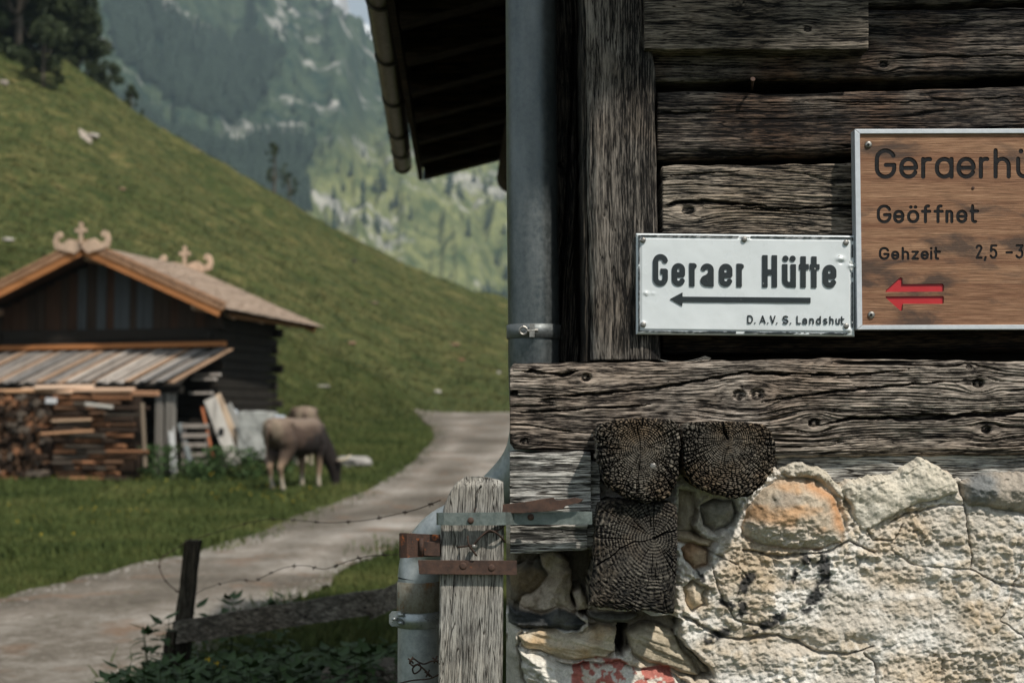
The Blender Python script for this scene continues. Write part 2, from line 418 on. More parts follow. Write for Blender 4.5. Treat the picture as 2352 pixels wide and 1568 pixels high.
timber('corner_post', house, M_post, (-150, 826), I_((-150, 1341), (0, 1345), (400, 1350), (826, 1358)), I_((-150, 1474), (0, 1480), (150, 1508), (300, 1508), (826, 1520)), 3.192, 3.42,
       knots=[(1388, 492, 5)], seed=101, vert=True, amp=.0028, camp=.006, rnd=.03, warp=.006, crack=.6, nu=300, cross_tone=([0, .3, .5, 1], [.22, .16, -.10, -.18]), label='upright grey corner post behind the end of the white sign')  # lighter left third, darker right half
timber('corner_board', house, M_postd, (-150, 832), I_((-150, 1268), (832, 1280)), I_((-150, 1330), (400, 1326), (600, 1318), (832, 1332)), 3.40, 3.5,
       seed=113, vert=True, amp=.012, camp=.03, rnd=.02, warp=.03, cracks=[([(1318, 0), (1316, 200), (1306, 380), (1290, 640), (1282, 830)], 5, 1)], label='dark twisted board beside the downpipe')
timber('corner_board', house, M_postd, (-150, 832), I_((-150, 1332), (832, 1342)), I_((-150, 1350), (832, 1362)), 3.22, 3.42, seed=114, vert=True, amp=.004, rnd=.01)
tp = timber('cover_plank', house, M_plank, (1480, 1994), C_(-150), I_((1480, 116), (1994, 113)), 3.180, 3.245,
       knots=[(1693, 12, 17), (1855, 67, 8)], seed=131, amp=.0025, camp=.004, rnd=.004, warp=.010, crack=.3, nv=170, label='flat grey plank with a resinous knot, nailed over the wall logs at the top')
timber('corner_block', house, M_block, (1171, 1357), I_((1171, 1041), (1357, 1038)), I_((1171, 1205), (1357, 1200)), 3.115, 3.3, seed=151, amp=.003, camp=.006, rnd=.006, crack=.45, nu=120, label='pale upper block end below the sill beam')
timber('corner_block', house, M_block, (1172, 1349), I_((1172, 1209), (1349, 1202)), I_((1172, 1272), (1230, 1270), (1349, 1262)), 3.11, 3.3, seed=163, amp=.005, camp=.006, rnd=.006, f=(90, 210, 500), w=(.6, .3, .1), nu=120, label='pale ridged lower block end under the metal strap')
timber('corner_block', house, M_block, (1340, 1378), C_(1060), C_(1262), 3.14, 3.3, seed=165, amp=.003, rnd=.006, nu=40)
# dark timber core behind everything (keeps gaps dark, gives the wall its thickness)
core = MB()
x0 = P(1300, 0, 3.4)[0]
core.box(((x0 + 4.6) / 2, 6.42, 2.2), (4.6 - x0, 5.85, 2.2))
M_core = flat_mat('dark_old_timber', (.035, .028, .02), .9, scale=20)
core.build('inner_wall', M_core, house)

def end_log(name, outline, pith, Y, depth, mat, seed, amp=.010, label=None, cracks=20, knotty=.6, side=None, rings=215, deep=()):
    px0, py0 = pith; pm = Y / 3267.
    nt, nr = 460, 110
    th = np.linspace(0, 2 * math.pi, nt, endpoint=False)
    ang = []; rad = []
    # dense outline -> polar radius by ray casting
    O = np.array(outline, float); n = len(O)
    Od = []
    for i in range(n):
        a, b = O[i], O[(i + 1) % n]
        for k in range(30): Od.append(a + (b - a) * k / 30)
    Od = np.array(Od); 
    for _ in range(6): Od = (np.roll(Od, 1, 0) + Od * 2 + np.roll(Od, -1, 0)) / 4
    aa = np.arctan2(Od[:, 1] - py0, Od[:, 0] - px0); rr_ = np.hypot(Od[:, 0] - px0, Od[:, 1] - py0)
    o = np.argsort(aa); Rb = np.interp(th, np.where(aa[o] < 0, aa[o] + 0, aa[o]), rr_[o], period=2 * math.pi)
    Rb = Rb * (1 + .035 * (vn(np.cos(th) * 9 + 20, np.sin(th) * 9 + 20, seed) - .5) + .03 * (vn(np.cos(th) * 30 + 50, np.sin(th) * 30 + 50, seed + 1) - .5))
    r = np.linspace(0.004, 1, nr) ** .9
    px = px0 + np.cos(th)[None] * Rb[None] * r[:, None]; py = py0 + np.sin(th)[None] * Rb[None] * r[:, None]
    dx, dy = (px - px0) * pm, (py - py0) * pm
    d = np.hypot(dx, dy); an = np.arctan2(dy, dx)
    dw = d * (1 + .34 * (fbm(dx * 9 + 30, dy * 9 + 30, 3, seed + 2) - .5)) + .004 * (fbm(dx * 60, dy * 60, 2, seed + 22) - .5)
    ring = (.5 + .5 * np.cos(dw * 2 * math.pi * rings * (.9 + .2 * vn(dw * 12, dw * 0, seed)))) ** 1.8
    tx = np.cos(an) , np.sin(an)
    # radial cracks that open outwards
    cr = np.zeros_like(d)
    rs = np.random.RandomState(seed)
    for k in range(cracks):
        a0 = rs.uniform(-math.pi, math.pi); st = rs.uniform(0.05, .75) if k > 3 else 0.; w = rs.uniform(.0006, .0017); dp = rs.uniform(.4, 1)
        wob = .10 * (fbm(d * 25, d * 0 + k * 3.7, 2, seed + k) - .5)
        dd = (an - a0 + wob + math.pi) % (2 * math.pi) - math.pi
        rel = d / (Rb[None] * pm)
        cr = np.maximum(cr, dp * sm(w * (.5 + rel), 0, np.abs(dd) * d) * sm(st, st + .12, rel))
    for k in range(cracks * 4):
        a0 = rs.uniform(-math.pi, math.pi); st = rs.uniform(.1, .9); en = st + rs.uniform(.08, .3); w = rs.uniform(.0006, .0012)
        wob = .06 * (fbm(d * 40, d * 0 + k * 1.7, 2, seed + k + 99) - .5)
        dd = (an - a0 + wob + math.pi) % (2 * math.pi) - math.pi; rel = d / (Rb[None] * pm)
        cr = np.maximum(cr, .7 * sm(w, 0, np.abs(dd) * d) * sm(st, st + .04, rel) * sm(en, en - .04, rel))
    for pts, wd, dp in deep:
        cr = np.maximum(cr, sm(wd, wd * .3, polydist(px, py + (fbm(px / 14., py / 14., 2, seed) - .5) * 7, pts)) * dp)
    # cross checking (blocky, crumbling rim)
    w1, w2 = worley(dw * 120 + .6 * (fbm(dx * 90, dy * 90, 2, seed + 1) - .5), an * 9 + 1.2 * (fbm(dx * 60 + 3, dy * 60, 2, seed + 2) - .5), seed + 6); cell = .5 * vn(an * 30, dw * 220, seed + 7) + .5 * np.clip(w2 - w1, 0, 1)
    rel = d / (Rb[None] * pm)
    crumble = sm(.45, 1, rel) * knotty
    chk = sm(.16, .02, w2 - w1) * sm(.2, .75, rel) * knotty * 1.3 * (.35 + .65 * vn(dx * 50, dy * 50, seed + 13))
    cr = np.maximum(cr, chk)
    h = .26 + .34 * ring * (1 - .7 * crumble) * (.4 + vn(dx * 30 + 9, dy * 30, seed + 14)) + .9 * (cell - .5) * (.3 + crumble) + .25 * (fbm(dx * 140 + 9, dy * 140 + 9, 3, seed + 8) - .5)
    h = np.clip(h, 0, 1) * (1 - cr)
    dome = (1 - np.sqrt(np.clip(1 - np.clip((rel - .8) / .2, 0, 1) ** 2, 0, 1))) * .014
    Yf = Y - amp * (h - .3) * .55 + amp * 1.5 * cr + dome + .006 * (fbm(dx * 14, dy * 14, 2, seed + 3) - .5)
    X, _, Z = P(px, py, Y)
    # side rings
    sx = [X]; sy = [Yf]; sz = [Z]; sh = [h]
    for q, dep in enumerate(np.linspace(.006, depth, 30)):
        gr = vn(th * Rb * .35, dep * 12 + q * 0, seed + 31)
        X2, Z2 = X[-1] * 1, Z[-1] * 1
        cx_, cz_ = X[0].mean(), Z[0].mean(); s_ = .992 + .02 * (gr - .5)
        sx.append((cx_ + (X2 - cx_) * s_)[None]); sz.append((cz_ + (Z2 - cz_) * s_)[None]); sy.append(np.full((1, nt), Y + .014 + dep)); sh.append((gr * .8)[None])
    X, Yf, Z, h = (np.concatenate(q, 0) for q in (sx, sy, sz, sh))
    X, Yf, Z, h = (np.concatenate([q, q[:, :1]], 1) for q in (X, Yf, Z, h))
    V = np.stack([X, Yf, Z], -1).reshape(-1, 3)
    me = mesh_np(name, V, grid_faces(*X.shape)[:, ::-1], {'h': h.ravel()})
    me.polygons.foreach_set('use_smooth', [True] * len(me.polygons))
    ob = link(name, me, mat, house)
    if label: ob['label'] = label
    return ob
e1 = end_log('log_end', [(1370, 990), (1384, 972), (1420, 962), (1500, 960), (1545, 962), (1562, 978), (1564, 1040), (1557, 1105), (1538, 1140), (1515, 1153), (1480, 1155), (1430, 1142), (1392, 1112), (1374, 1060)],
        (1472, 1030), 3.02, .17, M_end, 5, label='left round log end above the square one')
e2 = end_log('log_end', [(1569, 985), (1580, 970), (1640, 967), (1700, 968), (1748, 972), (1775, 988), (1785, 1020), (1782, 1075), (1760, 1110), (1725, 1140), (1680, 1148), (1630, 1132), (1590, 1112), (1570, 1070)],
        (1672, 1008), 3.03, .17, M_end, 9, label='right round log end with a dark central crack', deep=[([(1672, 1008), (1663, 990), (1660, 966)], 4, .7)])
e3 = end_log('log_end', [(1373, 1158), (1400, 1150), (1470, 1154), (1556, 1158), (1558, 1240), (1556, 1340), (1550, 1414), (1500, 1408), (1420, 1400), (1352, 1392), (1362, 1300), (1368, 1220)],
        (1502, 1236), 3.05, .16, M_end2, 15, amp=.007, cracks=16, knotty=.30, rings=150, label='square dark log end with sharp growth rings', deep=[([(1502, 1236), (1530, 1222), (1560, 1215)], 3.5, .9), ([(1502, 1236), (1440, 1250), (1372, 1300)], 2.2, .8)])
M_steel = metal_mat('dull_steel', (.38, .37, .34), (.16, .15, .14), .8, .45, 60)
M_rust = metal_mat('rusty_iron', (.10, .055, .038), (.035, .022, .018), .15, .75, 40, rust=((.30, .085, .025), .62, 30), bump=.0008)
M_rust2 = metal_mat('orange_rust_iron', (.09, .045, .03), (.03, .02, .016), .15, .75, 50, (1, 1, .45), rust=((.42, .12, .03), .52, 38), bump=.0012)
def disc(name, px, py, Y, rad, th, mat, parent, label=None, n=20, dome=True):
    c = PV(px, py, Y); mb = MB(); rr = [0.001, rad * .55, rad * .85, rad, rad]; yy = [-th, -th * .93, -th * .7, -th * .3, th * 3]
    mb.tube([c + Vector((0, y, 0)) for y in yy], rr, n); o = mb.build(name, mat, parent, smooth=True)
    if label: o['label'] = label
    return o
wsh = disc('screw', 1500, 1070, 3.022, .0075, .003, M_steel, e1)

# ------------------------------------------------------------------ stone base
def stonework():
    pm = 3.17 / 3267
    xs = np.arange(1162, 2960, 2.0); xs = np.concatenate([xs[xs < 2420], np.arange(2420, 2960, 4.0)])
    ys = np.arange(1036, 1700, 1.9)
    px, py = np.meshgrid(xs, ys)
    X0, Z0 = px * pm, py * pm
    wx = (fbm(X0 * 14, Z0 * 14, 4, 3) - .5) * 34; wy = (fbm(X0 * 14 + 40, Z0 * 14, 4, 4) - .5) * 34
    qx, qy = px + wx, py + wy                      # warped coordinates, so borders look broken
    wx2 = (fbm(X0 * 45, Z0 * 45, 3, 5) - .5) * 9; sx_, sy_ = px + wx2, py + (fbm(X0 * 45 + 9, Z0 * 45, 3, 6) - .5) * 9
    big = fbm(X0 * 5, Z0 * 7, 4, 21); mid = fbm(X0 * 26, Z0 * 34, 4, 22); fine = fbm(X0 * 110, Z0 * 130, 4, 23)
    rid = 1 - np.abs(fbm(X0 * 17, Z0 * 24, 4, 24) - .5) * 2
    pit = sm(.60, .75, fbm(X0 * 70, Z0 * 70, 3, 25))
    rg = .6 + .65 * sm(.4, .62, fbm(X0 * 5 + 3, Z0 * 6, 3, 29)); h = .034 * (big - .5) + rg * (.013 * (mid - .5) + .011 * (fine - .5) + .006 * (rid - .6)) - .004 * pit * rg
    lump = 1 - np.abs(fbm(X0 * 38, Z0 * 50, 3, 27) - .5) * 2
    h += .0055 * (lump - .7) * rg
    f1_, _f = worley(X0 * 30 + wx * .04, Z0 * 34 + wy * .04, 7); sel = hsh(np.floor(X0 * 9), np.floor(Z0 * 9), 3)
    peb = np.sqrt(np.clip(1 - (f1_ / .42) ** 2, 0, 1)) * sm(.42, .6, fbm(X0 * 8 + 2, Z0 * 9, 3, 81)); h += .005 * peb
    f1b, _f = worley(X0 * 75 + wx * .06, Z0 * 80, 9); h += .002 * np.sqrt(np.clip(1 - (f1b / .5) ** 2, 0, 1))
    # albedo of the lime plaster
    def c3(*c): return np.array(c)[None, None]
    t = sm(.35, .65, fbm(X0 * 9, Z0 * 11, 4, 31))[..., None]; t2 = sm(.52, .75, fbm(X0 * 6 + 5, Z0 * 8, 4, 32))[..., None]
    col = c3(.56, .51, .435) * (1 - t) + c3(.72, .69, .635) * t
    col = col * (1 - t2 * .55) + c3(.50, .375, .235) * t2 * .55
    t3 = sm(.5, .72, fbm(X0 * 22, Z0 * 22, 4, 33))[..., None] * sm(1900, 2300, px)[..., None] * sm(1330, 1450, py)[..., None]
    col = col * (1 - t3 * .6) + c3(.36, .33, .27) * t3 * .6
    col *= (.82 + .36 * fine)[..., None]
    col = np.where(pit[..., None] > .3, col * .8, col); col = col * (1 - .16 * peb[..., None] * c3(.4, .8, 1.4))
    t4 = sm(.55, .7, fbm(X0 * 4 + 11, Z0 * 14, 5, 35))[..., None]; col = col * (1 - t4 * .45) + c3(.42, .33, .22) * t4 * .45
    def stone(poly, bulge, base, c_a, c_b, seed, edge=6, rough=.004, seam=.018, warp=1, soft=38, strat=0, ang=0):
        nonlocal h, col
        ax, ay = (qx, qy) if warp == 1 else (sx_, sy_)
        d = sdf(ax, ay, poly)
        k = sm(1.5, -1.5, d)
        ins = np.clip(-d, 0, None)
        dome = base + bulge * (1 - np.exp(-ins / soft))
        r = fbm(X0 * 60 + seed, Z0 * 60, 4, seed) - .5
        hs = dome + rough * 2 * r + rough * 1.5 * (fbm(X0 * 14 + seed, Z0 * 14, 3, seed + 1) - .5) * 3
        if strat:
            vv = Z0 * math.cos(ang) + X0 * math.sin(ang)
            hs += strat * (fbm(X0 * 3 + seed, vv * 75, 3, seed + 5) - .5) + strat * .6 * (np.abs(fbm(X0 * 6, vv * 40, 2, seed + 6) - .5) * 2 - .3)
        h = h * (1 - k) + hs * k
        h = h - seam * .55 * np.exp(-(d / (edge * .8)) ** 2) * (.4 + 1.2 * fbm(X0 * 12, Z0 * 12, 2, seed + 9))
        m = sm(.35, .65, fbm(X0 * 16 + seed, Z0 * 20, 4, seed + 2))[..., None]
        cs = c3(*c_a) * (1 - m) + c3(*c_b) * m
        cs = cs * (.8 + .4 * (r + .5))[..., None]
        kk = k[..., None]; col = col * (1 - kk) + cs * kk
    def crack(pts, w=3.5, dp=.02, ax=None):
        nonlocal h, col
        d = polydist(px + wx * .5 + wx2 * 1.3, py + wy * .5, pts)
        w = w * (.2 + 1.25 * fbm(X0 * 16, Z0 * 16, 2, 99)); h = h - dp * np.exp(-(d / w) ** 2) * .6; k = np.exp(-(d / (w * .9)) ** 2)[..., None] * .3
        col = col * (1 - k) + c3(.10, .085, .065) * k
    # left part: recess under the blocks, stepping back from the plaster face
    left = sm(1562, 1530, sx_ + np.clip(py - 1400, 0, 200) * -.18)
    h = h - .035 * left
    # void
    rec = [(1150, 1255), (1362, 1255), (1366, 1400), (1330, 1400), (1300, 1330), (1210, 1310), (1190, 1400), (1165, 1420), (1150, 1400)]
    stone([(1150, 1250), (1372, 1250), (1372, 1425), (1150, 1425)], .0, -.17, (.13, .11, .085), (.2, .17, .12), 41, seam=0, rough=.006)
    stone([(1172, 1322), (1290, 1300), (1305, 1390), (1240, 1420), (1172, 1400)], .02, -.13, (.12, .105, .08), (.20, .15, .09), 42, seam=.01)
    mort = ((.42, .34, .25), (.52, .44, .34))
    stone([(1250, 1295), (1275, 1276), (1308, 1290), (1312, 1340), (1316, 1400), (1330, 1425), (1178, 1428), (1200, 1390), (1240, 1372), (1262, 1340)], .045, -.10, *mort, 43, seam=.01, rough=.012)
    stone([(1318, 1370), (1336, 1362), (1352, 1385), (1352, 1410), (1325, 1412)], .03, -.06, *mort, 44, seam=.012, rough=.006, warp=2)
    # masonry below the square end
    stone([(1350, 1398), (1560, 1412), (1556, 1500), (1350, 1500)], .0, -.075, (.20, .17, .13), (.30, .26, .20), 45, seam=0, rough=.008)
    stone([(1352, 1412), (1420, 1408), (1475, 1420), (1440, 1440), (1398, 1440), (1360, 1424)], .03, -.05, (.14, .135, .12), (.22, .20, .17), 46, seam=.015)
    stone([(1164, 1408), (1240, 1420), (1285, 1410), (1325, 1428), (1345, 1436), (1320, 1450), (1250, 1455), (1164, 1444)], .025, -.045, (.045, .048, .048), (.13, .13, .12), 47, seam=.02, rough=.006, strat=.012)
    stone([(1160, 1445), (1196, 1450), (1190, 1500), (1215, 1580), (1240, 1720), (1160, 1720)], .02, -.06, (.45, .42, .35), (.60, .56, .48), 48, seam=.014, rough=.008)
    stone([(1186, 1462), (1215, 1448), (1300, 1456), (1380, 1442), (1428, 1452), (1420, 1505), (1400, 1520), (1330, 1530), (1260, 1520), (1196, 1488)], .045, -.05, (.50, .36, .21), (.62, .54, .41), 49, seam=.02, strat=.02, ang=-.25)
    stone([(1188, 1494), (1250, 1522), (1320, 1545), (1400, 1530), (1500, 1540), (1580, 1580), (1600, 1720), (1240, 1720), (1206, 1580)], .05, -.045, (.58, .53, .44), (.68, .65, .58), 50, seam=.02, rough=.009, strat=.016, ang=-.2)
    stone([(1436, 1466), (1490, 1440), (1548, 1444), (1592, 1500), (1640, 1560), (1600, 1575), (1520, 1548), (1448, 1512)], .035, -.045, (.34, .29, .21), (.55, .48, .36), 51, seam=.022, strat=.018, ang=-.35)
    stone([(1424, 1444), (1450, 1446), (1440, 1478), (1432, 1512), (1416, 1512), (1414, 1480)], 0, -.16, (.03, .026, .02), (.05, .04, .03), 52, seam=.004, warp=2)  # gap between stones, its shade put in as near-black colour
    # stones between the log ends and the plaster
    stone([(1556, 1120), (1600, 1130), (1614, 1170), (1600, 1205), (1630, 1238), (1580, 1246), (1562, 1225)], .03, -.04, (.40, .35, .27), (.52, .45, .34), 53, seam=.018)
    stone([(1612, 1165), (1645, 1146), (1690, 1148), (1700, 1175), (1685, 1205), (1645, 1224), (1618, 1205)], .05, -.03, (.30, .28, .23), (.58, .54, .46), 54, seam=.03, warp=2, soft=20)
    stone([(1560, 1224), (1600, 1224), (1648, 1240), (1642, 1262), (1600, 1262), (1565, 1250)], .03, -.02, (.47, .37, .25), (.58, .48, .35), 55, seam=.02)
    stone([(1574, 1262), (1600, 1252), (1638, 1264), (1634, 1290), (1600, 1298), (1580, 1286)], .03, -.02, (.34, .21, .12), (.45, .33, .22), 56, seam=.02)
    stone([(1572, 1350), (1592, 1330), (1620, 1350), (1620, 1392), (1590, 1405), (1574, 1380)], .03, -.01, (.52, .41, .28), (.60, .52, .40), 57, seam=.02, warp=2)
    # smooth mortar smears under the board
    stone([(1780, 1072), (1830, 1056), (1880, 1062), (1905, 1084), (1930, 1118), (1936, 1150), (1880, 1110), (1790, 1090)], .02, .004, (.50, .45, .36), (.58, .53, .44), 58, seam=.006, rough=.009)
    stone([(1925, 1108), (1985, 1086), (2050, 1082), (2110, 1040), (2150, 1066), (2196, 1100), (2200, 1132), (2120, 1152), (2040, 1190), (1990, 1212), (1950, 1180)], .010, .012, (.62, .565, .46), (.68, .63, .53), 59, seam=.010, rough=.004)
    # big orange boulder
    stone([(1704, 1208), (1718, 1165), (1748, 1126), (1790, 1100), (1830, 1094), (1872, 1104), (1910, 1130), (1930, 1165), (1942, 1215), (1930, 1245), (1880, 1262), (1810, 1262), (1740, 1250), (1706, 1230)],
          .045, .0, (.52, .33, .19), (.50, .42, .32), 60, seam=.012, rough=.006, warp=2, soft=34)
    # grey stone at the right edge
    stone([(2200, 1105), (2260, 1080), (2352, 1078), (2440, 1090), (2500, 1130), (2480, 1175), (2400, 1190), (2300, 1170), (2225, 1160), (2205, 1135)], .045, .0, (.20, .205, .20), (.40, .35, .29), 61, seam=.02, rough=.004, warp=2)
    for k, (cx, cy, a, b) in enumerate([(2560, 1130, 60, 50), (2700, 1110, 80, 60), (2850, 1150, 70, 70)]):
        stone([(cx + a * math.cos(q), cy + b * math.sin(q)) for q in np.linspace(0, 6.28, 10)[:-1]], .04, 0, (.42, .37, .3), (.5, .45, .38), 62 + k, warp=2)
    # colours of the orange boulder: grey top-left, white lower part
    bd = sdf(px, py, [(1704, 1208), (1718, 1165), (1748, 1126), (1790, 1100), (1830, 1094), (1872, 1104), (1910, 1130), (1930, 1165), (1942, 1215), (1930, 1245), (1880, 1262), (1810, 1262), (1740, 1250), (1706, 1230)])
    inb = sm(0, -6, bd)
    g = inb * sm(34, 14, np.hypot((qx - 1800) * .8, (qy - 1148) * 1.3)); col = col * (1 - g[..., None] * .7) + c3(.30, .28, .24) * g[..., None] * .7
    g = inb * sm(16, -16, polydist(qx, qy, [(1850, 1110), (1900, 1140), (1920, 1200), (1930, 1240)]) - 12); col = col * (1 - g[..., None] * .75) + c3(.52, .24, .09) * g[..., None] * .75
    g = inb * sm(1195, 1222, qy + (qx - 1800) * -.12); col = col * (1 - g[..., None] * .8) + c3(.60, .56, .48) * g[..., None] * .8
    h += g * .006 * (fine - .5) * 3
    # cracks and joints
    crack([(1565, 1410), (1600, 1425), (1660, 1465), (1700, 1470), (1790, 1458), (1880, 1500), (1960, 1498), (2010, 1480)], 4, .03)
    crack([(1640, 1300), (1660, 1380), (1690, 1420), (1760, 1440)], 3, .018)
    crack([(1705, 1262), (1790, 1280), (1880, 1268), (1946, 1240), (1980, 1250), (2010, 1270)], 4, .03)
    crack([(2040, 1200), (2100, 1178), (2160, 1160), (2215, 1165)], 3, .02); crack([(2205, 1110), (2216, 1180), (2225, 1230), (2228, 1310), (2290, 1340), (2352, 1350), (2500, 1400)], 3.2, .022)
    crack([(1985, 1495), (2005, 1520), (2015, 1600), (2030, 1700)], 3, .02); crack([(1990, 1210), (2010, 1240), (2060, 1235), (2070, 1205)], 3, .02)
    crack([(1620, 1262), (1700, 1300), (1720, 1330)], 3, .014); crack([(1555, 1430), (1575, 1500), (1620, 1560), (1680, 1620)], 5, .03)
    crack([(2228, 1310), (2100, 1298), (2050, 1260)], 2.5, .012); crack([(2352, 1300), (2300, 1420), (2400, 1500), (2600, 1520)], 3, .015); crack([(2500, 1200), (2560, 1300), (2700, 1340), (2900, 1330)], 3, .02)
    # hollow spots
    for cx, cy, rx, ry, dp in ((1840, 1484, 40, 16, .02), (1990, 1468, 30, 14, .02), (1612, 1228, 20, 10, .02), (2110, 1350, 90, 20, .01)):
        h -= dp * np.exp(-((qx - cx) / rx) ** 2 - ((qy - cy) / ry) ** 2)
    # painted marks: black flecks (old lettering) and the red patch
    fl = fbm(X0 * 42, Z0 * 42, 4, 71)
    def paint(d, wid, c, thr=.5):
        nonlocal col; wid = wid * 1.25; thr = thr - .035
        k = sm(wid, wid * .4, d) * sm(thr - .03, thr + .03, fl); k = k[..., None] * .93; col = col * (1 - k) + c3(*c) * k
    BK = (.022, .024, .027)
    paint(polydist(px, py, [(1725, 1322), (1708, 1340), (1702, 1372), (1706, 1408), (1716, 1420)]), 13, BK, .5)
    paint(polydist(px, py, [(1830, 1312), (1824, 1330), (1838, 1345)]), 11, BK, .46)
    paint(polydist(px, py, [(1852, 1284), (1876, 1276), (1892, 1290), (1896, 1330), (1880, 1360), (1852, 1396)]), 17, BK, .46)
    paint(polydist(px, py, [(1628, 1470), (1650, 1460), (1668, 1452)]), 13, BK, .5); paint(polydist(px, py, [(1738, 1446), (1770, 1430), (1792, 1412)]), 13, BK, .49)
    paint(polydist(px, py, [(1658, 1382), (1682, 1388), (1688, 1410)]), 9, BK, .52); paint(polydist(px, py, [(1606, 1310), (1614, 1330)]), 7, BK, .52)
    red = sdf(qx, qy, [(1320, 1542), (1370, 1520), (1420, 1518), (1450, 1536), (1530, 1542), (1548, 1580), (1500, 1640), (1330, 1640)])
    k = (sm(3, -3, red) * sm(.36, .44, fl))[..., None] * .9; col = col * (1 - k) + c3(.40, .10, .075) * (.75 + .5 * fine[..., None]) * k
    # upper border of the mortar
    topl = interp([(1150, 1200), (1171, 1200), (1352, 1200), (1354, 1095), (1540, 1090), (1542, 1080), (1740, 1050), (1790, 1070), (1830, 1054), (1880, 1060), (1905, 1082), (1928, 1104), (1990, 1088), (2050, 1082), (2095, 1056), (2112, 1042),
                   (2130, 1050), (2160, 1062), (2196, 1092), (2215, 1098), (2260, 1080), (2352, 1078), (2500, 1076), (2700, 1070), (3000, 1072)], px) + (fbm(X0 * 60, Z0 * 8, 4, 88, .7) - .5) * 20
    keep_v = py > topl
    h = h + .030 * (fbm(X0 * 70, Z0 * 70, 4, 91, .65) - .5) * np.exp(-np.clip(py - topl, 0, None) / 34.) * (px > 1780); fade = sm(0, 14, py - topl); h = h - .045 * (1 - fade)
    Ybase = 3.165
    Yd = Ybase - h
    # round the left corner of the wall
    edge = np.clip(1 - (px - 1164 - (fbm(Z0 * 9, Z0 * 0, 3, 90) - .5) * 24) / 26, 0, 1.2); Yd = Yd + .07 * edge ** 2
    X, _, Z = P(px, py, Ybase)
    kf = keep_v[:-1, :-1] & keep_v[1:, 1:] & keep_v[1:, :-1] & keep_v[:-1, 1:]
    cc = np.clip(col, .01, .85)
    nr, nc = X.shape
    V = np.stack([X, Yd, Z], -1).reshape(-1, 3)
    me = mesh_np('stone_base', V, grid_faces(nr, nc, kf)[:, ::-1], None, {'Col': cc.reshape(-1, 3)})
    me.polygons.foreach_set('use_smooth', [True] * len(me.polygons))
    return me
n = NT('lime_plaster_and_stone', .92, spec=.15)
sp = n.noise(n.co(), 150, 5, .7); sp2 = n.noise(n.co(), 420, 3, .7)
cc = n.mix(1., n.attr('Col', 'Color'), n.ramp(sp, [(.3, .72), (.6, 1.08)]), 'MULTIPLY')
cc = n.mix(n.rng(sp2, .62, .72, 0, .5), cc, (.12, .10, .08)); n.col(cc); n.bump(sp, .0035, .8); n.bump(sp2, .001, .6)
M_stone = n.m
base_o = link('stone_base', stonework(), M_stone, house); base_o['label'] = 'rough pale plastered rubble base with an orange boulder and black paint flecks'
mb = MB(); zt = P(0, 1690, 3.2)[2]
mb.box(((4.6 - .0) / 2, 6.36, zt / 2 - .1), (4.6, 6.3, zt + .2)); xl = .0
mb.build('stone_base_below', flat_mat('rubble', (.42, .38, .31), .95, scale=14, bump=.01), house)
mb = MB(); mb.box((2.33, 6.4, (zt + 1.32) / 2), (4.54, 6.0, 1.34 - zt)); mb.build('stone_base_core', flat_mat('rubble_side', (.20, .17, .13), .95, scale=14, bump=.01), house)

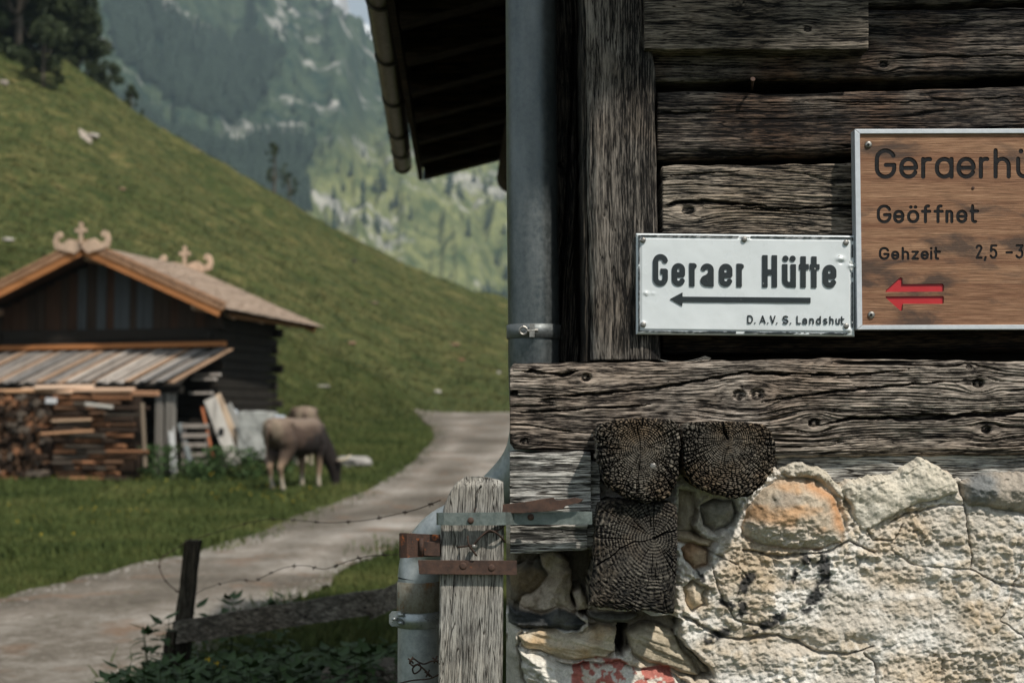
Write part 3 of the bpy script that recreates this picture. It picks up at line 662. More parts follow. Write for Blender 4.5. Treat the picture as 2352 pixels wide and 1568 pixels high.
# ------------------------------------------------------------------ roof with soffit, purlins, gutter
def roof():
    ex, ez = -.62, 1.6 + 1.70          # eave line under-side at x = ex (far end)
    y0, y1 = 2.35, 9.75; sl = .257
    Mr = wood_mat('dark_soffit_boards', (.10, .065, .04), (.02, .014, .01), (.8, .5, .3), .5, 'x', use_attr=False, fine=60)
    rf = thing_part = MB()
    xr = 5.0; zr = ez + (2.6 - ex) * sl
    mb = MB()
    def slab(a, b, z0, z1, th, ya, yb):
        s0 = (y1 - ya) * .036; a0 = a + s0 if a == ex else a; mb.add([(a0, ya, z0), (b, ya, z1), (b, yb, z1), (a, yb, z0), (a0, ya, z0 + th), (b, ya, z1 + th), (b, yb, z1 + th), (a, yb, z0 + th)],
               [(0,3,2,1),(4,5,6,7),(0,1,5,4),(1,2,6,5),(2,3,7,6),(3,0,4,7)])
    slab(ex, 2.6, ez, zr, .06, y0, y1); slab(2.6, 5.8, zr, ez, .06, y0, y1)
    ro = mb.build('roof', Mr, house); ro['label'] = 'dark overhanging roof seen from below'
    # sheathing boards under the eave running along x, seen as brown bricks of light between rafters
    k = 0
    for yy in np.arange(y0 + .2, y1 - .05, .62):
        q_ = ex; exx = ex; sh_ = (y1 - yy) * .036
        m = MB(); m.add([(ex + sh_ + .02, yy, ez - .13), (2.6, yy, zr - .13), (2.6, yy + .11, zr - .13), (ex + sh_ + .02, yy + .11, ez - .13),
                         (ex + sh_ + .02, yy, ez - .002), (2.6, yy, zr - .002), (2.6, yy + .11, zr - .002), (ex + sh_ + .02, yy + .11, ez - .002)],
                        [(0,3,2,1),(4,5,6,7),(0,1,5,4),(1,2,6,5),(2,3,7,6),(3,0,4,7)])
        m.build('rafter', Mr, ro)
    m = MB(); m.tube([(.25, 3.0, ez - .04), (-.005, 9.95, ez - .04)], .105, 14); m.build('purlin', Mr, ro, smooth=True)
    m = MB(); m.bar((ex - .01 + (y1 - y0) * .036, y0, ez), (ex - .01, y1, ez), .03, .17); m.build('fascia', Mr, ro)
    # gutter
    Mg = metal_mat('bronze_gutter_metal', (.10, .09, .07), (.05, .045, .035), .7, .4, 12)
    a = PV(925, 378, 9.85); b = PV(876, 0, 5.72); d = (b - a); 
    b2 = a + d * (2.2 / (d.length) * 3.2)
    rd = .055
    m = MB(); n_ = 14; L = 40
    m = MB()
    for i in range(L + 1):
        p = a + (b2 - a) * (i / L)
        for q in range(n_ + 1):
            an = math.pi + math.pi * q / n_; m.v.append((p.x + math.cos(an) * rd, p.y, p.z + math.sin(an) * rd))
    for i in range(L):
        for q in range(n_): s = i * (n_ + 1) + q; m.f.append((s, s + 1, s + n_ + 2, s + n_ + 1))
    s = len(m.v); m.v.append(tuple(a)); 
    for q in range(n_): m.f.append((q, q + 1, s))
    for side in (-1, 1):
        m.tube([(a.x + side * rd, a.y, a.z + .002), (b2.x + side * rd, b2.y, b2.z + .002)], .009, 8)
    g = m.build('gutter', Mg, house, smooth=True); g['label'] = 'half round bronze coloured gutter along the eave'
    sol = g.modifiers.new('s', 'SOLIDIFY'); sol.thickness = .003
    for t in (.0, .14, .30, .52, .74, .96):
        p = a + (b2 - a) * t * .62
        m = MB(); pts = [(p.x + math.cos(math.pi + math.pi * q / 12) * (rd + .006), p.y, p.z + math.sin(math.pi + math.pi * q / 12) * (rd + .006)) for q in range(13)]
        m.tube(pts, .007, 6); m.build('gutter_bracket', Mg, g, smooth=True)
roof()

# ------------------------------------------------------------------ downpipe
M_pipe = metal_mat('dull_zinc_pipe', (.175, .19, .188), (.07, .085, .088), .7, .42, 14, (1, 1, .25), bump=.0002)
M_galv = metal_mat('galvanised_pipe', (.46, .49, .49), (.24, .265, .27), .5, .42, 16, rust=((.10, .085, .065), .66, 12))
M_galvc = metal_mat('galvanised_clamp', (.40, .43, .43), (.24, .26, .26), .75, .35, 30)
M_rustpipe = metal_mat('stained_pipe', (.28, .27, .22), (.10, .075, .045), .3, .65, 22, (1, 1, .4), rust=((.20, .10, .04), .56, 20))
pc = lambda px, py, Y: PV(px, py, Y)
top_ = pc(1218, -300, 3.36); bt = pc(1226, 832, 3.36)
dp = MB().tube([top_, pc(1222, 400, 3.36), pc(1226, 760, 3.36), bt, pc(1229, 930, 3.38)], .0608, 40, False).build('downpipe', M_pipe, house, smooth=True)
dp['label'] = 'dark grey zinc downpipe running down beside the corner post'
r_ = .0608
m = MB(); m.tube([pc(1226, 746, 3.36), pc(1226, 747, 3.36), pc(1226, 778, 3.36), pc(1226, 779, 3.36)], [r_, .0645, .0645, r_], 40, False)
cl = m.build('pipe_clamp', metal_mat('clamp_metal', (.20, .215, .215), (.11, .12, .12), .6, .5, 30), dp, smooth=True)
m = MB(); rg = []; c0 = pc(1202, 759, 3.285)
for q in range(13): rg.append((c0.x + .009 * math.cos(q * math.pi / 6), c0.y, c0.z + .009 * math.sin(q * math.pi / 6)))
m.tube(rg, .003, 6); m.tube([pc(1212, 760, 3.285), pc(1236, 758, 3.285)], .0045, 8); m.box(pc(1222, 759, 3.287), (.012, .012, .03)); m.build('clamp_screw', M_steel, cl, smooth=False)
# elbow that swings out to the left and comes down behind the picket
path = [pc(1229, 930, 3.38), pc(1226, 1000, 3.40), pc(1205, 1065, 3.43), pc(1150, 1130, 3.48), pc(1080, 1185, 3.53), pc(1010, 1225, 3.57), pc(972, 1275, 3.6), pc(961, 1330, 3.6)]
def smooth_path(p, n=6):
    out = []
    for i in range(len(p) - 1):
        p0 = p[max(i - 1, 0)]; p1 = p[i]; p2 = p[i + 1]; p3 = p[min(i + 2, len(p) - 1)]
        for k in range(n):
            t = k / n; out.append(.5 * ((2 * p1) + (p2 - p0) * t + (2 * p0 - 5 * p1 + 4 * p2 - p3) * t * t + (3 * p1 - p0 - 3 * p2 + p3) * t ** 3))
    return out + [p[-1]]
sp_ = smooth_path(path)
lp = MB().tube(sp_, [.0600 - .0075 * i / len(sp_) for i in range(len(sp_))], 40, False).build('pipe_elbow', M_galv, house, smooth=True); lp['label'] = 'shiny galvanised elbow of the downpipe bending left'
p2 = MB().tube([pc(961, 1326, 3.6), pc(960, 1700, 3.6), pc(960, 2300, 3.6)], .0515, 40, False).build('lower_pipe', M_galv, house, smooth=True); p2['label'] = 'pale galvanised lower downpipe'
MB().tube([pc(961, 1333, 3.6), pc(961, 1334, 3.6), pc(960, 1401, 3.6), pc(960, 1402, 3.6)], [.0525, .0535, .0535, .052], 40, False).build('pipe_sleeve', M_rustpipe, p2, smooth=True)
cl2 = MB().tube([pc(960, 1403, 3.6), pc(960, 1404, 3.6), pc(960, 1437, 3.6), pc(960, 1438, 3.6)], [.0515, .0555, .0555, .0515], 40, False).build('pipe_clamp', M_galvc, p2, smooth=True)
m = MB(); m.prism([(pc(x, y, 3.57).x, pc(x, y, 3.57).z) for x, y in ((900, 1403), (930, 1403), (930, 1437), (900, 1437), (894, 1430), (894, 1410))], 3.566, 3.572); m.build('clamp_ear', M_galvc, cl2)
for y in (1411, 1430): MB().tube([pc(914, y, 3.555), pc(928, y, 3.555)], .005, 8).build('clamp_bolt', M_galvc, cl2, smooth=True)
MB().tube([pc(904, 1421, 3.54), pc(914, 1421, 3.575)], .0045, 8).build('clamp_bolt', M_galvc, cl2, smooth=True)
# ------------------------------------------------------------------ writing: strokes -> distance field -> mesh
def arcp(cx, cy, rx, ry, a0, a1, n=14):
    return [(cx + rx * math.cos(R(a0 + (a1 - a0) * i / n)), cy + ry * math.sin(R(a0 + (a1 - a0) * i / n))) for i in range(n + 1)]
def glyph(ch, w, s, xh=.72, two=True, bold=False):
    """list of strokes (cap height 1) for one letter of a plain engraved alphabet"""
    a = s / 2; L, Rr, B = a, w - a, a; rx = (w - s) / 2; cx = w / 2
    T = 1 - a; X = xh - a
    rc = min(rx * 1.0, .5 * (T - B)); rr = min(rx * (1.05 if not bold else 1.0), .5 * (X - B))
    def bowl(t, ry): return arcp(cx, t - ry, rx, ry, 0, 180) + arcp(cx, B + ry, rx, ry, 180, 360)
    m = .5 * (X + B)
    if ch == 'G': return [arcp(cx, T - rc, rx, rc, 25 if not bold else 0, 180) + arcp(cx, B + rc, rx, rc, 180, 360) + [(Rr, .5 - .04), (cx + rx * (.05), .5 - .04)]]
    if ch == 'e': return [[(L, m)] + [(Rr, m)] + arcp(cx, X - rr, rx, rr, 0, 180) + arcp(cx, B + rr, rx, rr, 180, 335 if not bold else 350)]
    if ch == 'r': return [[(L, 0 if bold else a), (L, xh if bold else X)], arcp(L + rx * 1.15, X - rr, rx * 1.15, rr, 178, 75 if not bold else 60) if not bold else arcp(L + rx * 1.1, X - rr * .9, rx * 1.1, rr * .9, 180, 90)]
    if ch == 'a' and two: return [arcp(cx, X - rr, rx, rr, 165, 0) + [(Rr, 0 if bold else a)], [(Rr, m + .06)] + arcp(cx, B + rr * .78, rx, rr * .78, 90, 270, 12) + [(Rr, B + rr * .5)]] if bold else \
                             [arcp(cx, X - rr, rx, rr, 150, 0) + [(Rr, a)], [(Rr, m + .03), (cx, m + .03)] + arcp(cx, (B + m + .03) / 2, rx, (m + .03 - B) / 2, 90, 270, 12) + [(Rr, B + .08)]]
    if ch == 'a': return [bowl(X, rr) + [(Rr, X - rr)], [(Rr, a), (Rr, X)]]
    if ch in 'oö': 
        o = [bowl(X, rr) + [(Rr, X - rr)]]
        if ch == 'ö': o += [[(cx - rx * .5, xh + .14), (cx - rx * .5 + .001, xh + .14)], [(cx + rx * .5, xh + .14), (cx + rx * .5 + .001, xh + .14)]]
        return o
    if ch == 'H': return [[(L, 0), (L, 1)], [(Rr, 0), (Rr, 1)], [(L, .47), (Rr, .47)]]
    if ch in 'uü':
        o = [[(L, X if not bold else xh)] + arcp(cx, B + rr, rx, rr, 180, 360), [(Rr, xh if bold else X), (Rr, 0 if bold else a)]]
        if ch == 'ü': q = rx * (.85 if bold else .55); o += [[(cx - q, .9), (cx - q + .001, .9)], [(cx + q, .9), (cx + q + .001, .9)]]
        return o
    if ch == 't':
        if bold: return [[(w * .42, 0), (w * .42, .97)], [(0.0, xh - s * .42), (w, xh - s * .42)]]
        return [[(w * .35, 1 - a), (w * .35, B + .12)] + arcp(w * .35 + .12, B + .12, .12, .12, 180, 290, 6), [(a, X), (w - a * .6, X)]]
    if ch == 'f': return [[(w * .4, a), (w * .4, T - .13)] + arcp(w * .4 + .13, T - .13, .13, .13, 180, 75, 6), [(a * .6, X), (w - a, X)]]
    if ch == 'n': return [[(L, a), (L, X)], arcp(cx, X - rr, rx, rr, 180, 0) + [(Rr, a)]]
    if ch == 'h': return [[(L, a), (L, T)], arcp(cx, X - rr, rx, rr, 180, 0) + [(Rr, a)]]
    if ch == 'd': return [bowl(X, rr) + [(Rr, X - rr)], [(Rr, a), (Rr, T)]]
    if ch == 'i': return [[(cx, a), (cx, X)], [(cx, xh + .15), (cx + .001, xh + .15)]]
    if ch == 'z': return [[(L, X), (Rr, X), (L, B), (Rr, B)]]
    if ch == 's': q = (X - B) / 4; return [arcp(cx, X - q, rx, q, 35, 270, 10) + arcp(cx, B + q, rx, q, 90, -145, 10)]
    if ch == 'S': q = (T - B) / 4; return [arcp(cx, T - q, rx, q, 30, 270, 12) + arcp(cx, B + q, rx, q, 90, -150, 12)]
    if ch == 'D': return [[(L, B), (L, T), (cx * .9, T)] + arcp(cx * .9, .5, Rr - cx * .9, .5 - a, 90, -90, 14) + [(L, B)]]
    if ch == 'A': return [[(L, a), (cx, T), (Rr, a)], [(L + rx * .35, .32), (Rr - rx * .35, .32)]]
    if ch == 'V': return [[(L, T), (cx, a), (Rr, T)]]
    if ch == 'L': return [[(L, T), (L, B), (Rr, B)]]
    if ch == '.': return [[(cx, a), (cx + .001, a)]]
    if ch == ',': return [[(cx, a + .04), (cx - .06, a - .16)]]
    if ch == '-': return [[(L, .45), (Rr, .45)]]
    if ch == '2': return [arcp(cx, T - rx, rx, rx, 170, -25, 12) + [(L, B), (Rr, B)]]
    if ch == '5': return [[(Rr, T), (L + .04, T), (L, .55)] + arcp(cx - .02, B + .28, rx + .02, .28, 140, -150, 14)]
    if ch == '3': return [[(L, T), (Rr, T), (cx, .58)] + arcp(cx - .02, B + .27, rx + .02, .27, 80, -150, 12)]
    return []
def segfield(x, y, strokes, s, flat):
    D = np.full(x.shape, 1e9)
    for st in strokes:
        m = len(st) - 1
        dot = (m == 1 and abs(st[0][0] - st[1][0]) < .002 and abs(st[0][1] - st[1][1]) < .002)
        for i in range(m):
            x0, y0 = st[i]; x1, y1 = st[i + 1]; dx, dy = x1 - x0, y1 - y0; L2 = dx * dx + dy * dy + 1e-12
            t = ((x - x0) * dx + (y - y0) * dy) / L2; tc_ = np.clip(t, 0, 1)
            d = np.hypot(x - x0 - tc_ * dx, y - y0 - tc_ * dy) - s / 2 * (1.12 if dot else 1)
            if flat and not dot:
                L = math.sqrt(L2); pd = np.abs((x - x0) * dy - (y - y0) * dx) / L - s / 2
                if i == 0: d = np.where(t < 0, np.maximum(pd, -t * L), d)
                if i == m - 1: d = np.where(t > 1, np.maximum(pd, (t - 1) * L), d)
            D = np.minimum(D, d)
    return D
def text_strokes(items, s, xh=.72, two=True, bold=False):
    """items: (char, x, width) in cap-height units -> all strokes"""
    out = []
    for ch, x, w in items:
        for st in glyph(ch, w, s, xh, two, bold): out.append([(x + a, b) for a, b in st])
    return out
def contour_mesh(F, gx, gy, to3, depth, name, back=None):
    """marching squares of F<0 on the grid; front face at to3(x, y, 0), sides to depth"""
    nr, nc = F.shape; V = []; idx = {}; faces = []
    def vid(key, x, y):
        k = idx.get(key)
        if k is None: k = len(V); idx[key] = k; V.append((x, y))
        return k
    ins = F < 0
    cnt = ins[:-1, :-1].astype(int) + ins[1:, :-1] + ins[:-1, 1:] + ins[1:, 1:]
    for j, i in zip(*np.nonzero(cnt)):
        c = [(j, i), (j, i + 1), (j + 1, i + 1), (j + 1, i)]
        poly = []
        for q in range(4):
            a = c[q]; b = c[(q + 1) % 4]; fa, fb = F[a], F[b]
            if fa < 0: poly.append(vid(a, gx[a[1]], gy[a[0]]))
            if (fa < 0) != (fb < 0):
                t = fa / (fa - fb); key = (min(a, b), max(a, b))
                poly.append(vid(key, gx[a[1]] + (gx[b[1]] - gx[a[1]]) * t, gy[a[0]] + (gy[b[0]] - gy[a[0]]) * t))
        if len(poly) >= 3: faces.append(poly)
    ec = {}
    for f in faces:
        for a, b in zip(f, f[1:] + f[:1]): ec[(a, b)] = 1
    bd = [(a, b) for (a, b) in ec if (b, a) not in ec]
    n = len(V); pts = [to3(x, y, 0) for x, y in V]; bv = {}
    for a, b in bd:
        for k in (a, b):
            if k not in bv: bv[k] = len(pts); pts.append(to3(V[k][0], V[k][1], depth))
    faces += [[b, a, bv[a], bv[b]] for a, b in bd]
    me = bpy.data.meshes.new(name); me.from_pydata(pts, [], faces); me.update()
    bm = bmesh.new(); bm.from_mesh(me); bmesh.ops.recalc_face_normals(bm, faces=bm.faces); bm.to_mesh(me); bm.free()
    return me
def enamel(name, c, chip=None, rough=.25):
    n = NT(name, rough, 0, .5); no = n.noise(n.co(), 9, 5, .6); fine = n.noise(n.co(), 60, 4, .7)
    cc = n.ramp(no, [(.3, tuple(v * .9 for v in c)), (.7, c)])
    if chip: cc = n.mix(n.rng(fine, chip[1], chip[1] + .02), cc, chip[0])
    n.col(cc); n.rough(n.rng(no, .3, .7, rough - .05, rough + .15)); n.bump(no, .0015, .5); return n.m
M_white = enamel('white_enamel', (.70, .74, .75)); M_black = enamel('black_enamel', (.018, .024, .026), ((.55, .57, .56), .69), .35)
M_chip = flat_mat('chipped_white', (.62, .64, .62), .6, scale=60, var=.3)

# ---- white enamel sign
YS = 3.172; pmS = YS / FPX
ws = thing('metal_sign', 'white enamel signboard with raised black letters and one long left arrow', 'sign', PV(1712, 770, YS + .01))
TS = .0107                                         # slope of the plate (px per px)
def sg(x, y): return PV(x, y + (x - 1712) * TS, YS)   # sign px coordinates (already level at x=1712)
XL, XR_, YT, YB = 1461.5, 1963.5, 538.0, 770.0
gx = np.linspace(XL, XR_, 300); gy = np.linspace(YT, YB, 150)
PX, PY = np.meshgrid(gx, gy)
lift = np.zeros_like(PX)
ef = np.minimum(np.minimum(PX - XL, XR_ - PX), np.minimum(PY - YT, YB - PY))
lift += .0035 * sm(0, 3, ef) - .003 * sm(6, 9, ef) * 0 + .0025 * sm(9, 13, ef)
lift += .0016 * (fbm(PX / 60, PY / 60, 3, 5) - .5)
for cx, cy, r, d in ((1929, 592, 9, .004), (1932, 600, 5, -.004), (1484, 676, 6, .003), (1957, 608, 8, .006), (1712, 548, 8, .004), (1500, 676, 5, .001), (1950, 755, 9, .003), (1477, 745, 6, .003)):
    lift += d * np.exp(-((PX - cx) / r) ** 2 - ((PY - cy) / (r * .7)) ** 2)
Xs, _, Zs = P(PX, PY + (PX - 1712) * TS, YS)
me = patch('plate', Xs, YS + .004 - lift, Zs, YS + .012)
pl = link('plate', me, M_white, ws)
# black line frame with worn gaps
gx2 = np.arange(XL + 1, XR_ - 1, .8); gy2 = np.arange(YT + 1, YB - 1, .8); PX, PY = np.meshgrid(gx2, gy2)
e = np.minimum(np.minimum(PX - XL, XR_ - PX), np.minimum(PY - YT, YB - PY))
wear = (fbm(PX / 9, PY / 7, 3, 14) - .5) * 5 * sm(700, 765, PY) + (fbm(PX / 6, PY / 6, 3, 15) - .5) * 3
F = np.maximum(4.6 - e, e - 7.6) + np.clip(wear, -.8, 4) * .55
bot = (PY > YB - 12); F = np.where(bot, F + 5 * (fbm(PX / 40, PY / 3, 3, 17) - .52), F)
for cx, cy, r in ((1957, 606, 17), (1710, 545, 14), (1466, 612, 3), (1955, 555, 5), (1957, 640, 5), (1958, 762, 12), (1700, 764, 10)): F = np.maximum(F, r - np.hypot(PX - cx, PY - cy))
to3 = lambda x, y, d: tuple(sg(x, y) + Vector((0, -.0033 + d, 0)))
link('border_line', contour_mesh(F, gx2, gy2, to3, .002, 'border_line'), M_black, ws)
def sign_text(name, items, x0, ybase, cap, s, step, mat, parent, **kw):
    st = text_strokes(items, s, **kw)
    xs_ = [p[0] for t in st for p in t]; gx_ = np.arange(min(xs_) - .2, max(xs_) + .2, step / cap); gy_ = np.arange(-.25, 1.2, step / cap)
    A, B = np.meshgrid(gx_, gy_); F = segfield(A, B, st, s, kw.get('bold', False))
    t3 = lambda a, b, d: tuple(sg(x0 + a * cap, ybase - b * cap) + Vector((0, -.0045 + d, 0)))
    return link(name, contour_mesh(F, gx_, gy_, t3, .005, name), mat, parent)
# positions measured on the photograph, in px of the sign
def lay(seq, x0, cap): return [(c, (a - x0) / cap, (b - a) / cap) for c, a, b in seq]
cap = 75.0; s1 = .175
big = lay([('G', 1499, 1538), ('e', 1552, 1587), ('r', 1595, 1622), ('a', 1628, 1665), ('e', 1668, 1707), ('r', 1711, 1740)], 1499, cap)
k = (1706 - 1500) / (1740 - 1499)                    # squeeze first word to its measured width
W1 = [('G', 1500, 1537), ('e', 1544, 1579), ('r', 1585, 1610), ('a', 1613, 1649), ('e', 1655, 1691), ('r', 1684 + 13, 1723)]
# measured from the close view: scale 1596/2352 px per view px, origin (2500, 850) in full px
fx = lambda v: (2500 + v * .6786) / 1.7415
W1 = [('G', fx(164), fx(252)), ('e', fx(275), fx(353)), ('r', fx(378), fx(434)), ('a', fx(444), fx(522)), ('e', fx(553), fx(632)), ('r', fx(656), fx(712)),
      ('H', fx(808), fx(895)), ('ü', fx(925), fx(1006)), ('t', fx(1026), fx(1080)), ('t', fx(1089), fx(1144)), ('e', fx(1164), fx(1244))]
x00 = W1[0][1]; base_y = (850 + 438 * .6786) / 1.7415; cap = 187 * .6786 / 1.7415
for w_ in (W1[:6], W1[6:]): x00 = w_[0][1]; sign_text('large_lettering', [(c, (a - x00) / cap, (b - a) / cap) for c, a, b in w_], x00, base_y, cap, .168, .8, M_black, ws, bold=True)
W2 = [('D', 720, 753), ('.', 760, 770), ('A', 792, 828), ('.', 836, 846), ('V', 854, 886), ('.', 890, 898), ('S', 928, 962), ('.', 970, 980), ('L', 1010, 1036), ('a', 1044, 1072), ('n', 1086, 1112), ('d', 1126, 1153), ('s', 1167, 1192), ('h', 1204, 1228), ('u', 1240, 1264), ('t', 1268, 1290)]
W2 = [(c, fx(a), fx(b)) for c, a, b in W2]; cap2 = 48 * .6786 / 1.7415; x02 = W2[0][1]; by2 = (850 + 653 * .6786) / 1.7415
sign_text('small_lettering', [(c, (a - x02) / cap2, (b - a) / cap2) for c, a, b in W2], x02, by2, cap2, .135, .45, M_black, ws)
gx2 = np.arange(1535, 1870, .8); gy2 = np.arange(665, 710, .8); PX, PY = np.meshgrid(gx2, gy2)
fy = lambda v: (850 + v * .6786) / 1.7415
ar = [(fx(264), fy(510)), (fx(338), fy(471)), (fx(338), fy(496)), (fx(1092), fy(502)), (fx(1092), fy(533)), (fx(338), fy(527)), (fx(336), fy(552))]
AR = [(x, y - (x - 1712) * TS) for x, y in ar]
ob = link('arrow', contour_mesh(sdf(PX, PY, AR), gx2, gy2, lambda x, y, d: tuple(sg(x, y) + Vector((0, -.0045 + d, 0))), .005, 'arrow'), M_black, ws)
for nx, ny in ((107, 163), (703, 158), (1303, 177), (108, 660), (1304, 668)):
    disc('nail', fx(nx), fy(ny), YS - .004, .0062, .003, M_steel, ws)
for cx, cy, a, b, sd in ((1929, 591, 8, 5, 1), (1957, 607, 7, 10, 2), (1711, 545, 9, 3, 3), (1484, 676, 5, 4, 4)):
    mb = MB(); pts = []
    for q in range(14):
        an = q / 14 * 6.283; rr = 1 + .35 * math.sin(an * 3 + sd) ; v = sg(cx + a * rr * math.cos(an), cy + b * rr * math.sin(an)); pts.append((v.x, v.z))
    mb.prism(pts, YS - .0036, YS - .002); mb.build('chipped_patch', M_chip, ws)

# ---- brown wooden sign
YW = 3.165
wd = thing('wooden_sign', 'brown wooden signboard in a white metal frame with two red arrows', 'sign', PV(2350, 758, YW))
fx5 = lambda v: (2500 + v * .6786) / 1.7415; fy5 = lambda v: v * .6786 / 1.7415
Lx = lambda y: 1962 + (y - 298) * .0131
TW = -.0025
def g2(x, y, d=0): return PV(x, y + (x - 1962) * TW, YW) + Vector((0, d, 0))
BX0, BX1, BY0, BY1 = 1974.0, 2640.0, 308.0, 748.0
step = 1.0
gx_ = np.arange(BX0, BX1, step); gx_ = np.concatenate([gx_[gx_ < 2400], np.arange(2400, BX1, 4.0)]); gy_ = np.arange(BY0, BY1 + .5, step)
A, B = np.meshgrid(gx_, gy_)
F = np.full(A.shape, 1e9)
LINES = []
def carve(seq, capv, base, s, two=False):
    global F
    x0 = seq[0][1]; c = capv; st = text_strokes([(ch, (a - x0) / c, (b - a) / c) for ch, a, b in seq], s / c, two=two)
    f_ = segfield((A - x0) / c, (base - (B)) / c, st, s / c, False) * c; LINES.append(f_); F = np.minimum(F, f_)
T1 = [('G', 1472, 1600), ('e', 1616, 1728), ('r', 1745, 1826), ('a', 1826, 1938), ('e', 1954, 2068), ('r', 2085, 2162), ('h', 2172, 2275), ('ü', 2305, 2405)]
carve([(c, fx5(a), fx5(b)) for c, a, b in T1], 180 * .3897, fy5(1056), 10.0)
T2 = [('G', 1484, 1572), ('e', 1580, 1648), ('ö', 1662, 1736), ('f', 1748, 1806), ('f', 1822, 1880), ('n', 1888, 1936), ('e', 1952, 2020), ('t', 2030, 2084)]
carve([(c, fx5(a), fx5(b)) for c, a, b in T2], 112 * .3897, fy5(1318), 7.4)
T3 = [('G', 1496, 1560), ('e', 1568, 1618), ('h', 1630, 1676), ('z', 1688, 1734), ('e', 1742, 1792), ('i', 1798, 1812), ('t', 1818, 1860)]
carve([(c, fx(a), fx(b)) for c, a, b in T3], 78 * .3897, fy(281), 5.8)
carve([(c, fx(a), fx(b)) for c, a, b in [('2', 2066, 2108), (',', 2116, 2136), ('5', 2150, 2196), ('-', 2242, 2288), ('3', 2302, 2350)]], 86 * .3897, fy(276), 5.6)
upA = [(fx(x), fy(y)) for x, y in ((1534, 468), (1540, 456), (1622, 382), (1636, 386), (1636, 422), (1872, 420), (1880, 428), (1880, 462), (1872, 467))]
dnA = [(fx(x), fy(y)) for x, y in ((1534, 494), (1872, 492), (1880, 498), (1880, 534), (1872, 539), (1640, 538), (1636, 576), (1626, 580), (1540, 506))]
FA = np.minimum(sdf(A, B, upA), sdf(A, B, dnA)) 
Fall = np.minimum(F, FA)
n = NT('stained_brown_board', .75, spec=.25)
g1 = n.noise(n.co((14, 200, 520)), 1, 4, .7); gg = n.noise(n.co((1.2, 20, 60)), 1, 3, .6)
c = n.ramp(g1, [(.30, (.085, .050, .032)), (.5, (.27, .165, .105)), (.70, (.46, .31, .21))])
c = n.mix(1., c, n.ramp(gg, [(.35, (.7, .55, .48)), (.65, (1.1, 1.0, .9))]), 'MULTIPLY')
st_ = n.noise(n.co((5, 8, 16)), 1, 5, .6, .5); c = n.mix(n.rng(st_, .50, .62, 0, .85), c, (.062, .044, .036))
n.col(c); n.bump(g1, .0016, .9); M_board = n.m
pad_ = -Fall
me = contour_mesh(-Fall, gx_, gy_, lambda x, y, d: tuple(g2(x, y, d)), .005, 'board')
bo = link('board', me, M_board, wd)
mb = MB(); a_ = g2(BX0, BY0); b_ = g2(BX1, BY1)
mb.box(((a_.x + b_.x) / 2, YW + .017, (a_.z + b_.z) / 2), (b_.x - a_.x, .019, a_.z - b_.z - .002)); mb.build('board_back', M_board, wd)
M_groove = flat_mat('black_groove_paint', (.006, .006, .007), .6, scale=80, var=.3, bump=.001, spec=.25); M_redp = enamel('red_paint', (.45, .018, .022), ((.5, .35, .22), .71), .35)
for f_ in LINES: link('carved_lettering', contour_mesh(f_ - 1.2, gx_, gy_, lambda x, y, d: tuple(g2(x, y, .0016 + d)), .002, 'carved_lettering'), M_groove, wd)
for nm, poly in (('red_arrow', upA), ('red_arrow', dnA)):
    bx = [p[0] for p in poly]; byy = [p[1] for p in poly]; ggx = np.arange(min(bx) - 3, max(bx) + 3, 1.); ggy = np.arange(min(byy) - 3, max(byy) + 3, 1.)
    AA, BB = np.meshgrid(ggx, ggy); o = link(nm, contour_mesh(sdf(AA, BB, poly) - 1, ggx, ggy, lambda x, y, d: tuple(g2(x, y, .0036 + d)), .002, nm), M_redp, wd)
    o['label'] = 'upper red half arrow' if poly is upA else 'lower red half arrow'
M_frame = metal_mat('white_aluminium', (.62, .65, .68), (.54, .57, .60), .25, .4, 14, bump=.0002)
def bar4(name, poly):
    vs = [g2(x, y, -.006) for x, y in poly] + [g2(x, y, .03) for x, y in poly]
    MB().add(vs, [(0,1,2,3),(7,6,5,4),(0,4,5,1),(1,5,6,2),(2,6,7,3),(3,7,4,0)]).build(name, M_frame, wd, bevel=.0008)
X1o, X1i = 2652, 2640
bar4('frame', [(1962, 298), (X1o, 298), (X1i, 308), (1974, 308)]); bar4('frame', [(1968, 757), (1980, 747), (X1i, 747), (X1o, 757)])
bar4('frame', [(1961.6, 298.6), (1973.6, 308.6), (1979.4, 746.6), (1967.6, 756.4)]); bar4('frame', [(X1o + .4, 298.6), (X1o + .4, 756.4), (X1i + .4, 746.6), (X1i + .4, 308.6)])
for x, y in ((fx5(1435), fy5(852)), (fx(1452), fy(602))):
    o = disc('screw', x, y, YW - .001, .0078, .004, M_steel, wd, n=24)
    disc('screw_socket', x, y, YW - .0055, .003, .0006, M_groove, o, n=6)
for x, y in ((2235, 432),): disc('screw', x, y, YW - .0005, .0035, .002, M_rust, wd)

# ---- nail in the wall, nail heads
nl = thing('nail', 'long rusty nail sticking out of the log under the cover plank', 'nail', PV(1728, 195, 3.2))
c = PV(1729, 183, 3.195); t_ = PV(1727, 206, 3.245)
MB().tube([c, t_], .0028, 8).build('shank', M_rust, nl, smooth=True); MB().tube([c + Vector((0, -.003, .001)), c + Vector((0, .001, -.0006))], .0055, 14).build('head', M_rust, nl, smooth=False)
# screw washers and cobweb-like strand under the post
m = MB(); 
for sd in range(5):
    pts = []
    for q in range(9):
        t = q / 8; pts.append(PV(1516 + 105 * t + sd * 3, 826 + 14 * math.sin(math.pi * t) * (.6 + .2 * sd) - 8 * t + sd, 3.19))
    m.tube(pts, .0005, 4)
tag(m.build('cobweb', flat_mat('cobweb_silk', (.3, .29, .26), .8), None), 'thin dusty cobweb under the corner post', 'cobweb')

